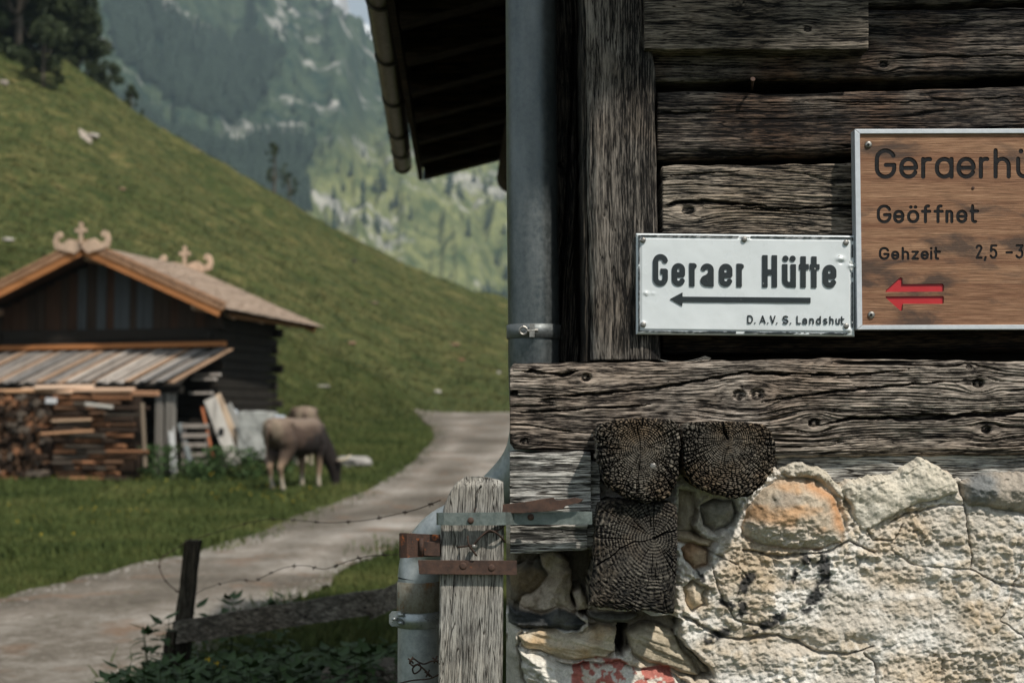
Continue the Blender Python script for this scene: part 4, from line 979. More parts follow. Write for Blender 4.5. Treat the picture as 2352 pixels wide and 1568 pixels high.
# ------------------------------------------------------------------ picket, straps and wire by the corner
pk = thing('gate_post', 'short weathered picket with a rounded top, strapped to the house corner', 'post', PV(1082, 1700, 3.05))
def picket():
    L = I_((1094, 1070), (1100, 1060), (1108, 1048), (1125, 1036), (1160, 1020), (1200, 1012), (1300, 1010), (1600, 1006), (2400, 1000))
    Rr = I_((1094, 1100), (1097, 1122), (1103, 1146), (1108, 1156), (1180, 1158), (1320, 1156), (2400, 1148))
    Y = 3.04; pm = Y / FPX
    pm = Y / FPX; u = np.concatenate([np.linspace(1094, 1110, 12), np.linspace(1112, 1600, 210), np.linspace(1610, 2580, 40)]); v = np.linspace(0, 1, 110)
    px = L(u)[:, None] * (1 - v) + Rr(u)[:, None] * v; py = np.repeat(u[:, None], 110, 1) + 0
    U, V = py * pm, (px + .06 * (py - 1300)) * pm
    h, cr = grain(U, V, 205, [(1112 * 0 + 1300 * pm * 0 + 1112 * pm, 1112 * pm, .0001)], crack=.5, f=(80, 160, 300), w=(.2, .45, .35), warp=.004, ring=210)
    dd = polydist(px + (fbm(px / 12., py / 12., 2, 9) - .5) * 5, py, [(1106, 1118), (1094, 1135), (1088, 1180)]); cr = np.maximum(cr, sm(3.4, 1, dd))
    e = np.minimum(v, 1 - v)[None] * .14; rr = np.clip(1 - e / .006, 0, 1); rc = (1 - np.sqrt(1 - rr * rr)) * .006
    tp_ = sm(1130, 1094, py); 
    X, _, Z = P(px, py, Y)
    me = patch('picket', X, Y - .002 * h + .006 * cr + rc + .012 * tp_ ** 2 + .004 * (fbm(px / 14., py / 14., 2, 3) - .5) * tp_, Z, Y + .032, attrs={'h': np.clip(h + .15 - cr * .5, 0, 1)})
    return link('picket', me, M_picket, pk)
picket()
M_strap = metal_mat('greenish_zinc_strap', (.22, .25, .235), (.11, .135, .125), .5, .5, 30, (1, 1, 1), rust=((.42, .44, .40), .66, 34))
def ribbon(name, pts, hgt, th, mat, parent, label=None):
    """flat metal band: centre line of world points, vertical height list"""
    mb = MB(); n_ = len(pts)
    for i, p in enumerate(pts):
        t = (pts[min(i + 1, n_ - 1)] - pts[max(i - 1, 0)]); nrm = Vector((t.y, -t.x, 0)).normalized() * th / 2
        hh = hgt[i] / 2 if hasattr(hgt, '__len__') else hgt / 2
        for sgn, dz in ((1, hh), (1, -hh), (-1, -hh), (-1, hh)): mb.v.append(tuple(p + nrm * sgn + Vector((0, 0, dz))))
    for i in range(n_ - 1):
        for k in range(4): a = i * 4 + k; b = i * 4 + (k + 1) % 4; mb.f.append((a, b, b + 4, a + 4))
    mb.f.append((0, 1, 2, 3)); e_ = (n_ - 1) * 4; mb.f.append((e_ + 3, e_ + 2, e_ + 1, e_))
    o = mb.build(name, mat, parent)
    if label: o['label'] = label
    return o
q = lambda x, y, Y: PV(x, y, Y)
strap_pts = [q(1018, 1191, 3.10), q(1008, 1191, 3.085), q(1004, 1191, 3.05), q(1008, 1191, 3.018), q(1020, 1191, 3.012)] + [q(x, 1191.5 - (x - 1020) * .008, 3.012 + (.05 * sm(1150, 1190, np.array(float(x)))).item()) for x in range(1040, 1366, 20)]
sp1 = ribbon('zinc_strap', strap_pts, [.0262] * 8 + [.027] * (len(strap_pts) - 8), .003, M_strap, pk, 'greenish galvanised strap looped round the picket')
for x, y, Y in ((1081, 1195, 3.008), (1219, 1187, 3.058)): disc('rivet', x, y, Y, .0068, .005, M_rust, sp1)
def plate(name, poly, Y, th, mat, parent, label=None, tilt=0):
    mb = MB(); pts = [PV(x, y, Y) for x, y in poly]; mb.prism([(p.x, p.z) for p in pts], Y, Y + th)
    o = mb.build(name, mat, parent)
    bm = bmesh.new(); bm.from_mesh(o.data); bmesh.ops.bevel(bm, geom=[e for e in bm.edges], offset=.0006, segments=1, affect='EDGES'); bm.to_mesh(o.data); bm.free()
    if label: o['label'] = label
    return o
plate('rusty_bar', [(1087, 1178), (1092, 1166), (1108, 1164), (1200, 1153), (1262, 1143), (1271, 1142), (1277, 1148), (1290, 1148), (1300, 1146), (1320, 1142), (1341, 1147), (1330, 1155), (1302, 1160), (1292, 1168), (1276, 1172), (1200, 1178)], 3.04, .004, M_rust, pk, 'dark broken bar tucked behind the zinc strap')
rb = plate('rusty_bar', [(960, 1286), (1187, 1287), (1187, 1320), (963, 1318)], 3.022, .005, M_rust, pk, 'straight riveted rusty bar across the picket')
for x, y in ((1064, 1299), (1129, 1303)): disc('rivet', x, y, 3.022, .0075, .0025, M_rust, rb)
br = [q(1012, 1252, 3.05), q(985, 1252, 3.045), q(960, 1252, 3.04), q(935, 1252, 3.036), q(922, 1252, 3.045), q(919, 1252, 3.065), q(924, 1252, 3.085), q(960, 1252, 3.095), q(1012, 1252, 3.10)]
hb = ribbon('hinge_band', br, [.046, .047, .049, .052, .053, .052, .05, .047, .046], .004, M_rust2, pk, 'orange rusted hinge band folded round left of the picket')
plate('hinge_tongue', [(972, 1243), (1010, 1244), (1010, 1277), (974, 1275)], 3.036, .006, M_rust, hb)
mb = MB(); mb.tube([q(968, 1236, 3.035), q(968, 1276, 3.035)], .005, 10); mb.build('hinge_pin', M_rust2, hb, smooth=True)
# wire tied round a nail
def wire(mb, pts, r, n=7): mb.tube(smooth_path([Vector(p) for p in pts], 5), r, n)
M_wire = metal_mat('rusty_wire', (.075, .045, .032), (.03, .02, .016), .4, .7, 60)
wt = thing('wire_tie', 'rusty twisted wire hooked over a nail on the picket', 'wire', PV(1083, 1250, 3.03))
m = MB(); wire(m, [q(1163, 1200, 3.05), q(1150, 1214, 3.03), q(1134, 1220, 3.022), q(1118, 1222, 3.02), q(1100, 1236, 3.018), q(1088, 1253, 3.018), q(1080, 1260, 3.02)], .0022)
wire(m, [q(1160, 1244, 3.05), q(1150, 1232, 3.026), q(1138, 1222, 3.018), q(1122, 1218, 3.018), q(1104, 1232, 3.014), q(1088, 1250, 3.016)], .002)
m.build('twisted_wire', M_wire, wt, smooth=True)
m = MB(); wire(m, [q(1052, 1256, 3.02), q(1070, 1254, 3.012), q(1084, 1252, 3.012)], .0020); wire(m, [q(1074, 1230, 3.014), q(1077, 1250, 3.01), q(1092, 1272, 3.012), q(1094, 1275, 3.02)], .0021); m.build('barb', M_wire, wt, smooth=True)
disc('nail_head', 1088, 1255, 3.016, .0055, .004, M_steel, wt)
# barbed wire scrap on the lower pipe
bw = thing('barbed_wire', 'tangled barbed wire scrap in front of the lower downpipe', 'wire', PV(970, 1550, 3.5))
m = MB(); wire(m, [q(905, 1572, 3.5), q(945, 1562, 3.49), q(985, 1558, 3.48), q(1008, 1548, 3.45)], .0018)
wire(m, [q(1008, 1516, 3.45), q(990, 1518, 3.47), q(975, 1524, 3.47), q(962, 1520, 3.48), q(950, 1512, 3.49), q(941, 1518, 3.49), q(948, 1528, 3.48), q(962, 1524, 3.47), q(966, 1536, 3.47), q(952, 1546, 3.47), q(948, 1534, 3.47), q(960, 1526, 3.46), q(980, 1542, 3.46), q(992, 1554, 3.46)], .0021)
m.build('wire_strand', M_wire, bw, smooth=True)
m = MB()
for x, y in ((1000, 1514), (944, 1516), (982, 1546)):
    wire(m, [q(x - 6, y - 4, 3.465), q(x, y, 3.46), q(x + 5, y + 6, 3.465)], .0022); wire(m, [q(x - 3, y + 7, 3.465), q(x, y, 3.458), q(x + 4, y - 8, 3.465)], .0022)
m.build('barb', M_wire, bw, smooth=True)
# ------------------------------------------------------------------ terrain
RIDGE = [(-1500, 0.60), (-400, .34)] + [(px_, math.tan(math.atan((784 - py_) / FPX) + TILT)) for px_, py_ in
         ((-100, 40), (0, 92), (100, 128), (200, 180), (330, 268), (480, 368), (650, 455), (800, 540), (950, 618), (1100, 668), (1170, 692))] + [(1400, .058), (2200, .04), (4000, .03)]
def ridge_el(px): return interp(RIDGE, px)
def foot_d(px): return interp([(-1500, 44), (0, 37.0), (400, 37.5), (640, 40), (850, 50), (1000, 60), (1170, 62.5), (3000, 70)], px)
def ridge_d(px): return interp([(-1500, 110), (0, 108), (640, 122), (1170, 150), (3000, 170)], px)
def base_z(Y): 
    z = .045 * np.clip(Y - 24, 0, 36); return z - .022 * np.exp(-((Y - 24) / 3) ** 2) * 0
def terr(X, Y, rough=True):
    X = np.asarray(X, float); Y = np.asarray(Y, float)
    Yc = np.maximum(Y, 12.); px = 1176 + FPX * X / Yc
    px = np.clip(px, -1500, 3500)
    d0 = foot_d(px); d1 = ridge_d(px); zr = CAMH + ridge_el(px) * d1
    zb = base_z(Y); t = (Y - d0) / (d1 - d0)
    z0 = base_z(d0)
    tt = np.clip(t, 0, 1); s = tt * (.72 + .28 * tt); s = s * sm(-.02, .12, tt) ** .4
    zh = z0 + (zr - z0) * s
    over = np.clip(Y - d1, 0, 400); zh = zh - .25 * over + .0 * over
    z = np.where(t > 0, np.maximum(zh, np.where(t > 1, -60, zh)), zb)
    if rough:
        k = sm(0, .1, t)
        z = z + k * ((fbm(X / 7, Y / 7, 4, 301) - .5) * 1.1 + (fbm(X / 1.6, Y / 2.2, 3, 302) - .5) * .5) * sm(1.6, .9, t)
        z = z + (fbm(X / 2.2, Y / 2.2, 3, 303) - .5) * .08 * (1 - k)
    return z
YGR = np.geomspace(4, 230, 700)
def ground_hit(px, py):
    a, b, c = (float(v) for v in ray(px, py)); X = a / b * YGR; z = CAMH + c / b * YGR
    T = terr(X, YGR); i = int(np.argmax(T >= z)) or len(YGR) - 1; Y = YGR[i]
    return Vector((a / b * Y, Y, float(T[i])))
ys = np.concatenate([np.linspace(-40, 4, 20), np.linspace(4.3, 24, 70), np.linspace(24.3, 66, 110), np.linspace(66.6, 185, 190), np.linspace(190, 420, 30)])
xs = np.concatenate([np.linspace(-240, -72, 50), np.linspace(-71, 8, 210), np.linspace(9, 60, 40), np.linspace(66, 240, 24)])
GX, GY = np.meshgrid(xs, ys)
GZ = terr(GX, GY)
V = np.stack([GX, GY, GZ], -1).reshape(-1, 3)
n = NT('meadow', .95, spec=.1)
v = n.co()
a1 = n.noise(n.co((.05, .05, .05)), 1, 5, .6); a2 = n.noise(n.co((.9, .9, .9)), 1, 5, .65, .4); a3 = n.noise(v, 5, 4, .7); a4 = n.noise(n.co((.16, .16, .16)), 1, 4, .6)
hill = n.attr('hill')
low = n.ramp(n.math('ADD', n.math('MULTIPLY', a2, .5), n.math('MULTIPLY', a3, .5)), [(.34, (.018, .028, .009)), (.5, (.045, .058, .018)), (.68, (.090, .096, .032))])
hi = n.ramp(n.math('ADD', n.math('MULTIPLY', a2, .65), n.math('MULTIPLY', a3, .35)), [(.34, (.018, .028, .010)), (.48, (.058, .069, .021)), (.62, (.155, .128, .048))])
hi = n.mix(n.rng(a4, .42, .62, 0, .75), hi, n.mix(1., hi, (.55, .72, .6), 'MULTIPLY'))
hi = n.mix(n.rng(a2, .66, .71, 0, .55), hi, (.20, .13, .075))
c = n.mix(hill, low, hi); n.col(c); n.bump(a3, .05, .5)
M_meadow = n.m
pxg = np.clip(1176 + FPX * GX / np.maximum(GY, 12), -1500, 3500)
hl = np.clip((GY - foot_d(pxg) + 4) / 34 + .7 * (fbm(GX / 9, GY / 9, 3, 9) - .5), 0, 1)
me = mesh_np('ground', V, grid_faces(*GX.shape), {'hill': hl.ravel()}); me.polygons.foreach_set('use_smooth', [True] * len(me.polygons))
tag(link('ground', me, M_meadow), kind='structure')

# ---- gravel road
Lp = [(-14, 6.5)] + [tuple(ground_hit(x, y)[:2]) for x, y in ((-260, 1470), (0, 1385), (200, 1338), (400, 1292), (560, 1246), (700, 1184), (870, 1122), (950, 1068), (998, 1012))] + [(-2.75, 49), (-3.5, 55), (-4.0, 59.5), (-3.0, 61.6), (0, 61.9), (6, 62)]
Rp = [(-6.5, 4.0)] + [tuple(ground_hit(x, y)[:2]) for x, y in ((190, 1660), (400, 1560), (560, 1475), (680, 1402), (740, 1354), (812, 1310), (905, 1276), (1060, 1222), (1200, 1160), (1300, 1090))] + [(2.6, 46), (3.2, 51), (3.8, 54), (4.6, 55.5), (6, 56.2), (9, 56.5)]
Lp = np.array(Lp); Rp = np.array(Rp); tq = np.linspace(0, len(Lp) - 1, 420)
def sp(a): return np.stack([np.interp(tq, np.arange(len(a)), a[:, 0]), np.interp(tq, np.arange(len(a)), a[:, 1])], -1)
A_, B_ = sp(Lp), sp(Rp)
for arr in (A_, B_):
    for _ in range(14): arr[1:-1] = (arr[:-2] + 2 * arr[1:-1] + arr[2:]) / 4
nzA = (fbm(A_[:, 0] * 1.3, A_[:, 1] * 1.3, 4, 5) - .5) * .7; nzB = (fbm(B_[:, 0] * 1.3, B_[:, 1] * 1.3, 4, 6) - .5) * .7
du_ = (B_ - A_) / np.linalg.norm(B_ - A_, axis=1)[:, None]; A_ += du_ * nzA[:, None]; B_ += du_ * nzB[:, None]
w_ = np.linspace(0, 1, 46)
RX_ = A_[:, None, 0] * (1 - w_) + B_[:, None, 0] * w_; RY_ = A_[:, None, 1] * (1 - w_) + B_[:, None, 1] * w_
RZ_ = terr(RX_, RY_) + .06 + .02 * np.abs(np.sin(w_ * math.pi))[None] + .012 * (fbm(RX_ * 5, RY_ * 5, 3, 8) - .5)
n = NT('gravel', .95, spec=.15)
g1 = n.noise(n.co((.35, .35, .35)), 1, 5, .6, .4); g2_ = n.noise(n.co(), 9, 5, .8); g3 = n.noise(n.co(), 40, 3, .7); g5 = n.noise(n.co((1.3, 1.3, 1.3)), 1, 4, .6)
c = n.ramp(n.math('ADD', n.math('MULTIPLY', g1, .6), n.math('MULTIPLY', g2_, .4)), [(.38, (.068, .057, .044)), (.5, (.14, .120, .096)), (.62, (.29, .265, .23))])
c = n.mix(n.rng(g5, .57, .66, 0, .6), c, (.15, .09, .055)); c = n.mix(n.rng(g3, .62, .7, 0, .5), c, (.48, .46, .42))
c = n.mix(n.attr('trk'), c, n.mix(1., c, (1.45, 1.45, 1.48), 'MULTIPLY')); n.col(c); n.bump(g3, .02, .6); n.bump(g2_, .04, .5)
trk = np.clip(np.exp(-((w_ - .27) / .11) ** 2) + np.exp(-((w_ - .70) / .12) ** 2), 0, 1)[None] * sm(.35, .65, fbm(RX_ * .7, RY_ * .35, 3, 12))
me = mesh_np('gravel_road', np.stack([RX_, RY_, RZ_], -1).reshape(-1, 3), grid_faces(*RX_.shape)[:, ::-1], {'trk': trk.ravel()}); 
tag(link('gravel_road', me, n.m), kind='structure')

# ------------------------------------------------------------------ far mountains
MR = [(-2500, -700), (-300, -500), (400, -260), (600, -120), (700, -50), (770, -2), (785, 22), (822, 48), (850, 90), (900, 150), (1000, 215), (1163, 262), (1500, 330), (2400, 420), (4500, 520)]
def mtn(px, t):
    """t 0..1 from valley to crest"""
    el = interp([(p, math.tan(math.atan((784 - q_) / FPX) + TILT)) for p, q_ in MR], px)
    D = 620 + 900 * t; zr = CAMH + el * 1520
    gul = np.abs(fbm(px / 260., t * 1.3, 4, 401) - .5) * 2; rk = fbm(px / 60., t * 9, 5, 402)
    z = -70 + (zr + 70) * (t ** .93) + sm(0, .2, t) * sm(1.02, .86, t) * (-60 * gul + 46 * (rk - .5)) + (fbm(px / 14., t * 1, 3, 404) - .5) * 26 * sm(.9, 1, t)
    return (px - 1176) / FPX * D, D, z
mpx = np.concatenate([np.arange(-2400, -200, 40), np.arange(-200, 1300, 5.), np.arange(1300, 4400, 60)]); mt = np.linspace(0, 1, 230)
MPX, MT = np.meshgrid(mpx, mt); MX, MY, MZ = mtn(MPX, MT)
MX = np.concatenate([MX, MX[-1:] * 1.3]); MY = np.concatenate([MY, MY[-1:] * 1.3]); MZ = np.concatenate([MZ, np.full_like(MZ[-1:], -100)])
def forest_shade_amt(px, py): # trees and painted cloud shadow, in photograph terms of the slope itself
    f = sm(0, -260, (py - 330) - (px - 600) * .35) * .0
    a = polydist(px, py, [(330, 0), (380, 120), (560, 200), (640, 330), (600, 420)]); b = polydist(px, py, [(-100, 300), (200, 250), (330, 330), (560, 400)])
    f = np.maximum(f, sm(170, 20, a) * .62); f = np.maximum(f, sm(120, 10, b) * .5)
    return f
def proj(X, Y, Z):
    zc = (Y * CT + (Z - CAMH) * ST); yc = -Y * ST + (Z - CAMH) * CT
    return 1176 + FPX * X / zc, 784 - FPX * yc / zc
QX, QY = proj(MX, MY, MZ)
fo = forest_shade_amt(QX, QY) + (fbm(MX / 90, MZ / 60, 4, 77) - .5) * 1.6
lowg = sm(240, 420, QY - (820 - QX) * .55 * (QX < 820))  # brighter lower right, the sunlit part of the slope put into its colour
n = NT('alpine_slope', 1, spec=.05)
b1 = n.noise(n.co((.012, .012, .016)), 1, 6, .65, .6); b2 = n.noise(n.co((.05, .05, .04)), 1, 5, .7); fa = n.attr('forest'); lg = n.attr('lower')
grass_ = n.ramp(b2, [(.35, (.055, .080, .035)), (.6, (.19, .20, .085))])
scrub = n.ramp(b2, [(.35, (.014, .032, .024)), (.6, (.058, .080, .048))])
rock = n.ramp(b2, [(.3, (.14, .14, .13)), (.7, (.50, .48, .44))])
c = n.mix(lg, scrub, grass_); c = n.mix(n.rng(n.math('ADD', b1, n.math('MULTIPLY', n.noise(n.co((.09, .09, .05)), 1, 4, .7), .3)), .70, .76, 0, .8), c, rock)
c = n.mix(n.rng(n.math('ADD', fa, n.math('MULTIPLY', n.noise(n.co((.03, .03, .045)), 1, 5, .75), .9)), .78, .98), c, (.012, .026, .018)); n.col(c); n.bump(b2, 6, 1)  # forest colour also darkens the slope in place of cloud shadow
me = mesh_np('mountain', np.stack([MX, MY, MZ], -1).reshape(-1, 3), grid_faces(*MX.shape), {'forest': np.clip(fo, 0, 1).ravel(), 'lower': np.clip(lowg, 0, 1).ravel()})
tag(link('mountain', me, n.m), kind='structure')
# snowy peak behind
sx_ = np.linspace(-1800, 3600, 320); st__ = np.linspace(0, 1, 90); SX, STT = np.meshgrid(sx_, st__)
el = interp([(p, math.tan(math.atan((784 - q_) / FPX) + TILT)) for p, q_ in [(-1800, 300), (600, 60), (700, 30), (770, -4), (800, 34), (825, 38), (850, 10), (900, -60), (1000, -90), (1150, 40), (2000, 260), (3600, 500)]], SX)
D = 2300 + 900 * STT; z = -100 + (CAMH + el * 3200 + 100) * STT ** .9 + (fbm(SX / 30., STT * 7, 5, 55) - .5) * 190 * sm(0, .3, STT) + (fbm(SX / 8., STT * 20, 3, 56) - .5) * 50
n = NT('snow_and_rock', .8); b = n.noise(n.co((.006, .006, .010)), 1, 6, .7); n.col(n.ramp(b, [(.44, (.26, .25, .24)), (.52, (.80, .82, .84))]))
tag(link('snow_peak', mesh_np('snow_peak', np.stack([(SX - 1176) / FPX * D, D, z], -1).reshape(-1, 3), grid_faces(*SX.shape)), n.m), kind='structure')

# ------------------------------------------------------------------ foliage
def leaf_mat(name, dark, light, hue=.0):
    n = NT(name, .7, spec=.25); a = n.noise(n.co(), 1.2, 4, .6); b = n.noise(n.co(), 14, 2, .6)
    n.col(n.mix(.5, n.ramp(a, [(.35, dark), (.65, light)]), n.ramp(b, [(.3, dark), (.7, light)]))); return n.m
M_leaf = leaf_mat('dark_leaves', (.012, .022, .008), (.048, .062, .020)); M_leaf2 = leaf_mat('conifer_needles', (.010, .022, .014), (.030, .052, .030))
M_bark = flat_mat('bark', (.10, .08, .06), .9, scale=20); M_nettle = leaf_mat('nettle_leaves', (.018, .040, .012), (.060, .105, .030)); M_stem = flat_mat('green_stem', (.06, .085, .03), .8)
def quads(centers, size, rs, flat=0):
    n_ = len(centers); c = np.asarray(centers); d1 = rs.normal(size=(n_, 3)); d1 /= np.linalg.norm(d1, axis=1)[:, None]
    d2 = np.cross(d1, rs.normal(size=(n_, 3))); d2 /= np.linalg.norm(d2, axis=1)[:, None]
    s = (size * rs.uniform(.6, 1.3, n_))[:, None]
    V = np.stack([c - d1 * s, c - d2 * s * .5, c + d1 * s, c + d2 * s * .5], 1).reshape(-1, 3)
    return V, np.arange(n_ * 4).reshape(-1, 4)
def crown_pts(n_, H, Wd, rs, z0=.2, clumps=26):
    cc = []
    for k in range(clumps):
        u = rs.uniform(z0, 1); w = Wd * .5 * math.sin(math.pi * min(max((u - z0 * .6) / (1 - z0 * .6) * .88 + .1, 0), 1)) ** .7
        a = rs.uniform(0, 6.28); r = w * math.sqrt(rs.uniform(.1, 1)); cc.append((math.cos(a) * r, math.sin(a) * r, u * H * .93, rs.uniform(.09, .17) * Wd))
    pts = []
    for k in range(n_):
        c = cc[rs.randint(len(cc))]; p = rs.normal(size=3); p = p / np.linalg.norm(p) * c[3] * rs.uniform(.5, 1.1) ** .6
        pts.append((c[0] + p[0], c[1] + p[1], c[2] + p[2] * .8))
    return pts, cc
def broadleaf(seed, H, Wd, nleaf=6500, ls=.17, z0=.2):
    rs = np.random.RandomState(seed); pts, cc = crown_pts(nleaf, H, Wd, rs, z0)
    V, F = quads(pts, ls, rs); cm_ = mesh_np('crown', V, F)
    mb = MB(); mb.tube([(0, 0, -.3), (.05, 0, H * .3), (-.04, .05, H * .62), (0, 0, H * .85)], [H * .025, H * .02, H * .012, H * .004], 7)
    for c in cc[:9]: mb.tube([(0, 0, H * .28 + c[2] * .1), (c[0] * .5, c[1] * .5, c[2] * .7), c[:3]], [H * .01, H * .006, H * .002], 5)
    tm = bpy.data.meshes.new('trunk'); tm.from_pydata(mb.v, [], mb.f); tm.update(); tm.materials.append(M_bark); cm_.materials.append(M_leaf)
    return cm_, tm
BL = [broadleaf(50 + k, 7, 5.2, z0=.04) for k in range(3)]
def plant_tree(name, label, cat, loc, sc, meshes, group=None, rz=0):
    t = thing(name, label, cat, loc, rz, group); t.scale = (sc[0], sc[0], sc[1])
    for nm, me in zip(('crown', 'trunk'), meshes):
        o = bpy.data.objects.new(nm, me); COL.objects.link(o); o.parent = t
    return t
def on_ridge(px, back=2):
    d = float(ridge_d(px)) - back; x = (px - 1176) / FPX * d; return Vector((x, d, float(terr(x, d))))
for k, (px, bk, h, w, lab) in enumerate([
    (-70, -4, 13.5, 1.8, 'tallest dark tree at the left edge on the hill crest'), (28, 3, 10.5, 1.5, 'broad dark tree with a low crown overhanging the hillside'), (88, 9, 5.6, 1.15, 'low round bush in front of the dark trees, dipping onto the grass'),
    (60, -5, 12.0, 1.6, 'dark tree in the middle of the crest clump'), (118, -3, 9.6, 1.35, 'dark tree at the right of the crest clump, leaning over the edge'), (165, -2, 7.0, 1.2, 'smaller dark tree ending the crest clump on the right'),
    (186, -1, 5.2, .75, 'narrow dark tree just below the crest clump'),
    (240, -2, 4.1, 1.0, 'round dark shrub on the crest below the tree clump'), (292, -2, 3.1, .8, 'small shrub on the crest, lowest of the dark row'), (318, -2, 1.5, .5, 'tiny bush at the lower end of the dark row')]):
    plant_tree('broadleaf_tree' if k < 7 else 'shrub', lab, 'tree' if k < 7 else 'shrub', on_ridge(px, bk) + Vector((0, 0, -.4)), (h / 7 * w * .72, h / 7), BL[k % 3], 'trees on the hill crest', k * 1.3)
bt_ = broadleaf(71, 4.6, 1.9, 420, .13); bt2 = broadleaf(75, 2.6, 1.4, 420, .10)
plant_tree('sapling', 'thin airy young tree on the ridge in front of the far slope', 'tree', on_ridge(626, 1), (1, 1), bt_, 'young trees on the ridge')
plant_tree('sapling', 'small dark young tree just right of the airy one on the ridge', 'tree', on_ridge(661, 1), (1, 1), bt2, 'young trees on the ridge')
# conifers on the far slope
def conifer_mesh(seed, H=1.0, tiers=7, n=9):
    rs = np.random.RandomState(seed); mb = MB()
    for k in range(tiers):
        z0 = H * (.08 + .82 * k / tiers); r = H * .19 * (1 - k / tiers) ** .9 + H * .012; z1 = z0 + H * .24
        vs = [(math.cos(6.283 * q / n) * r * rs.uniform(.7, 1.15), math.sin(6.283 * q / n) * r * rs.uniform(.7, 1.15), z0 + rs.uniform(-.02, .02) * H) for q in range(n)] + [(0, 0, min(z1, H))]
        mb.add(vs, [(q, (q + 1) % n, n) for q in range(n)])
    return mb
cms = []
for k in range(3):
    mb = conifer_mesh(k); me = bpy.data.meshes.new('crown'); me.from_pydata(mb.v, [], mb.f); me.update(); me.materials.append(M_leaf2)
    tb = MB().tube([(0, 0, -.05), (0, 0, .2)], [.02, .015], 6); tm = bpy.data.meshes.new('trunk'); tm.from_pydata(tb.v, [], tb.f); tm.update(); tm.materials.append(M_bark); cms.append((me, tm))
def mtn_hit(px, py):
    tt = np.linspace(.02, 1, 500); X, Y, Z = mtn(np.full(500, float(px)), tt); qx, qy = proj(X, Y, Z); i = int(np.argmax(qy <= py)) or 499
    return Vector((X[i], Y[i], Z[i]))
singles = [(908, 478, 46), (1140, 612, 40), (832, 360, 26), (1088, 420, 34), (760, 330, 20), (735, 352, 22), (845, 60, 30), (870, 200, 34), (880, 265, 24), (718, 110, 16), (742, 118, 14), (640, 150, 22), (705, 172, 18),
           (1010, 560, 20), (960, 410, 18), (1120, 470, 26), (1035, 640, 18), (790, 440, 18), (885, 560, 18), (560, 60, 20), (520, 120, 22), (1158, 540, 30), (930, 540, 16), (1060, 505, 16)]
for k, (px, py, hh) in enumerate(singles):
    p = mtn_hit(px, py); h = hh / FPX * p.y
    lab = {0: 'lone dark spruce on the pale far meadow below the gutter end', 1: 'dark spruce on the far meadow close beside the downpipe', 6: 'conifer on the far skyline beside the snowy peak'}.get(k, 'single distant conifer standing on the far mountainside')
    plant_tree('conifer', lab, 'tree', p, (h, h), cms[k % 3], 'single conifers on the far slope', k)
rs = np.random.RandomState(5); Vs = []; Fs = []; nv = 0
cv = [np.array(conifer_mesh(20 + k, 1, 4, 6).v) for k in range(3)]; cf = np.array(conifer_mesh(20, 1, 4, 6).f)
bx_ = rs.uniform(-150, 1240, 60000); btt = rs.uniform(.05, 1, 60000); X, Y, Z = mtn(bx_, btt); qx, qy = proj(X, Y, Z)
f = forest_shade_amt(qx, qy) + (fbm(X / 90, Z / 60, 4, 77) - .5) * 1.6
ok_ = np.nonzero((f > .38) | (rs.uniform(size=60000) < .010))[0][:5200]
for i in ok_:
    h = rs.uniform(7, 17); v_ = cv[rs.randint(3)] * h * (1.1, 1.1, 1) + np.array([X[i], Y[i], Z[i] - .5]); Vs.append(v_); Fs.append(cf + nv); nv += len(v_)
me = mesh_np('conifer_forest', np.concatenate(Vs), np.concatenate(Fs)); me.materials.append(M_leaf2)
o = bpy.data.objects.new('conifer_forest', me); COL.objects.link(o); tag(o, 'conifer forest on the far mountainside, massed dark in place of cloud shadow', 'forest', kind='stuff')

# grass tufts (near meadow and hill)
def tufts(name, spots, hgt, wid, blades, mat, seed, label, cat='grass', lean=.35):
    rs = np.random.RandomState(seed); S_ = np.repeat(np.asarray(spots), blades, 0); n_ = len(S_)
    S_ = S_ + np.c_[rs.normal(size=(n_, 2)) * wid * 2.2, np.zeros(n_)]
    S_[:, 2] = terr(S_[:, 0], S_[:, 1]) - .01 if len(S_) else 0
    H = hgt * rs.uniform(.45, 1.25, n_); a = rs.uniform(0, 6.28, n_); d = np.c_[np.cos(a), np.sin(a), np.zeros(n_)]
    ln = np.c_[rs.normal(size=(n_, 2)) * lean, np.ones(n_)] * H[:, None]
    w = wid * .16 * rs.uniform(.6, 1.4, n_)[:, None]
    V = np.stack([S_ - d * w, S_ + d * w, S_ + ln * .6 + d * w * .7, S_ + ln], 1).reshape(-1, 3)
    o = link(name, mesh_np(name, V, np.arange(n_ * 4).reshape(-1, 4)), mat); return tag(o, label, cat, kind='stuff')
def grass_mat(name, a, b, c_):
    n = NT(name, .8, spec=.2); x = n.noise(n.co((.5, .5, .5)), 1, 4, .6); y = n.noise(n.co(), 9, 3, .7)
    n.col(n.ramp(n.math('ADD', n.math('MULTIPLY', x, .55), n.math('MULTIPLY', y, .45)), [(.35, a), (.5, b), (.66, c_)])); return n.m
M_gr = grass_mat('grass_blades', (.026, .042, .010), (.060, .080, .020), (.130, .130, .042))
rs = np.random.RandomState(2); sp_n = []; sp_h = []
rl = lambda Y: np.interp(Y, A_[:, 1], A_[:, 0]); rr2 = lambda Y: np.interp(Y, B_[:, 1], B_[:, 0])
for _ in range(75000):
    px = rs.uniform(-150, 1260); Y = 1 / rs.uniform(1 / 63., 1 / 8.)
    if rs.uniform() < .25: Y = rs.uniform(34, 62)
    if Y < 5.2 or Y > 62: continue
    X = (px - 1176) / FPX * Y; l, r = rl(Y), rr2(Y)
    if l - .1 + .18 * rs.normal() < X < r + .12 * rs.normal() : 
        if not (abs(X - (l * .55 + r * .45)) < .22 and 8 < Y < 13.5 and rs.uniform() < .5): continue
    sp_n.append((X, Y, 0.))
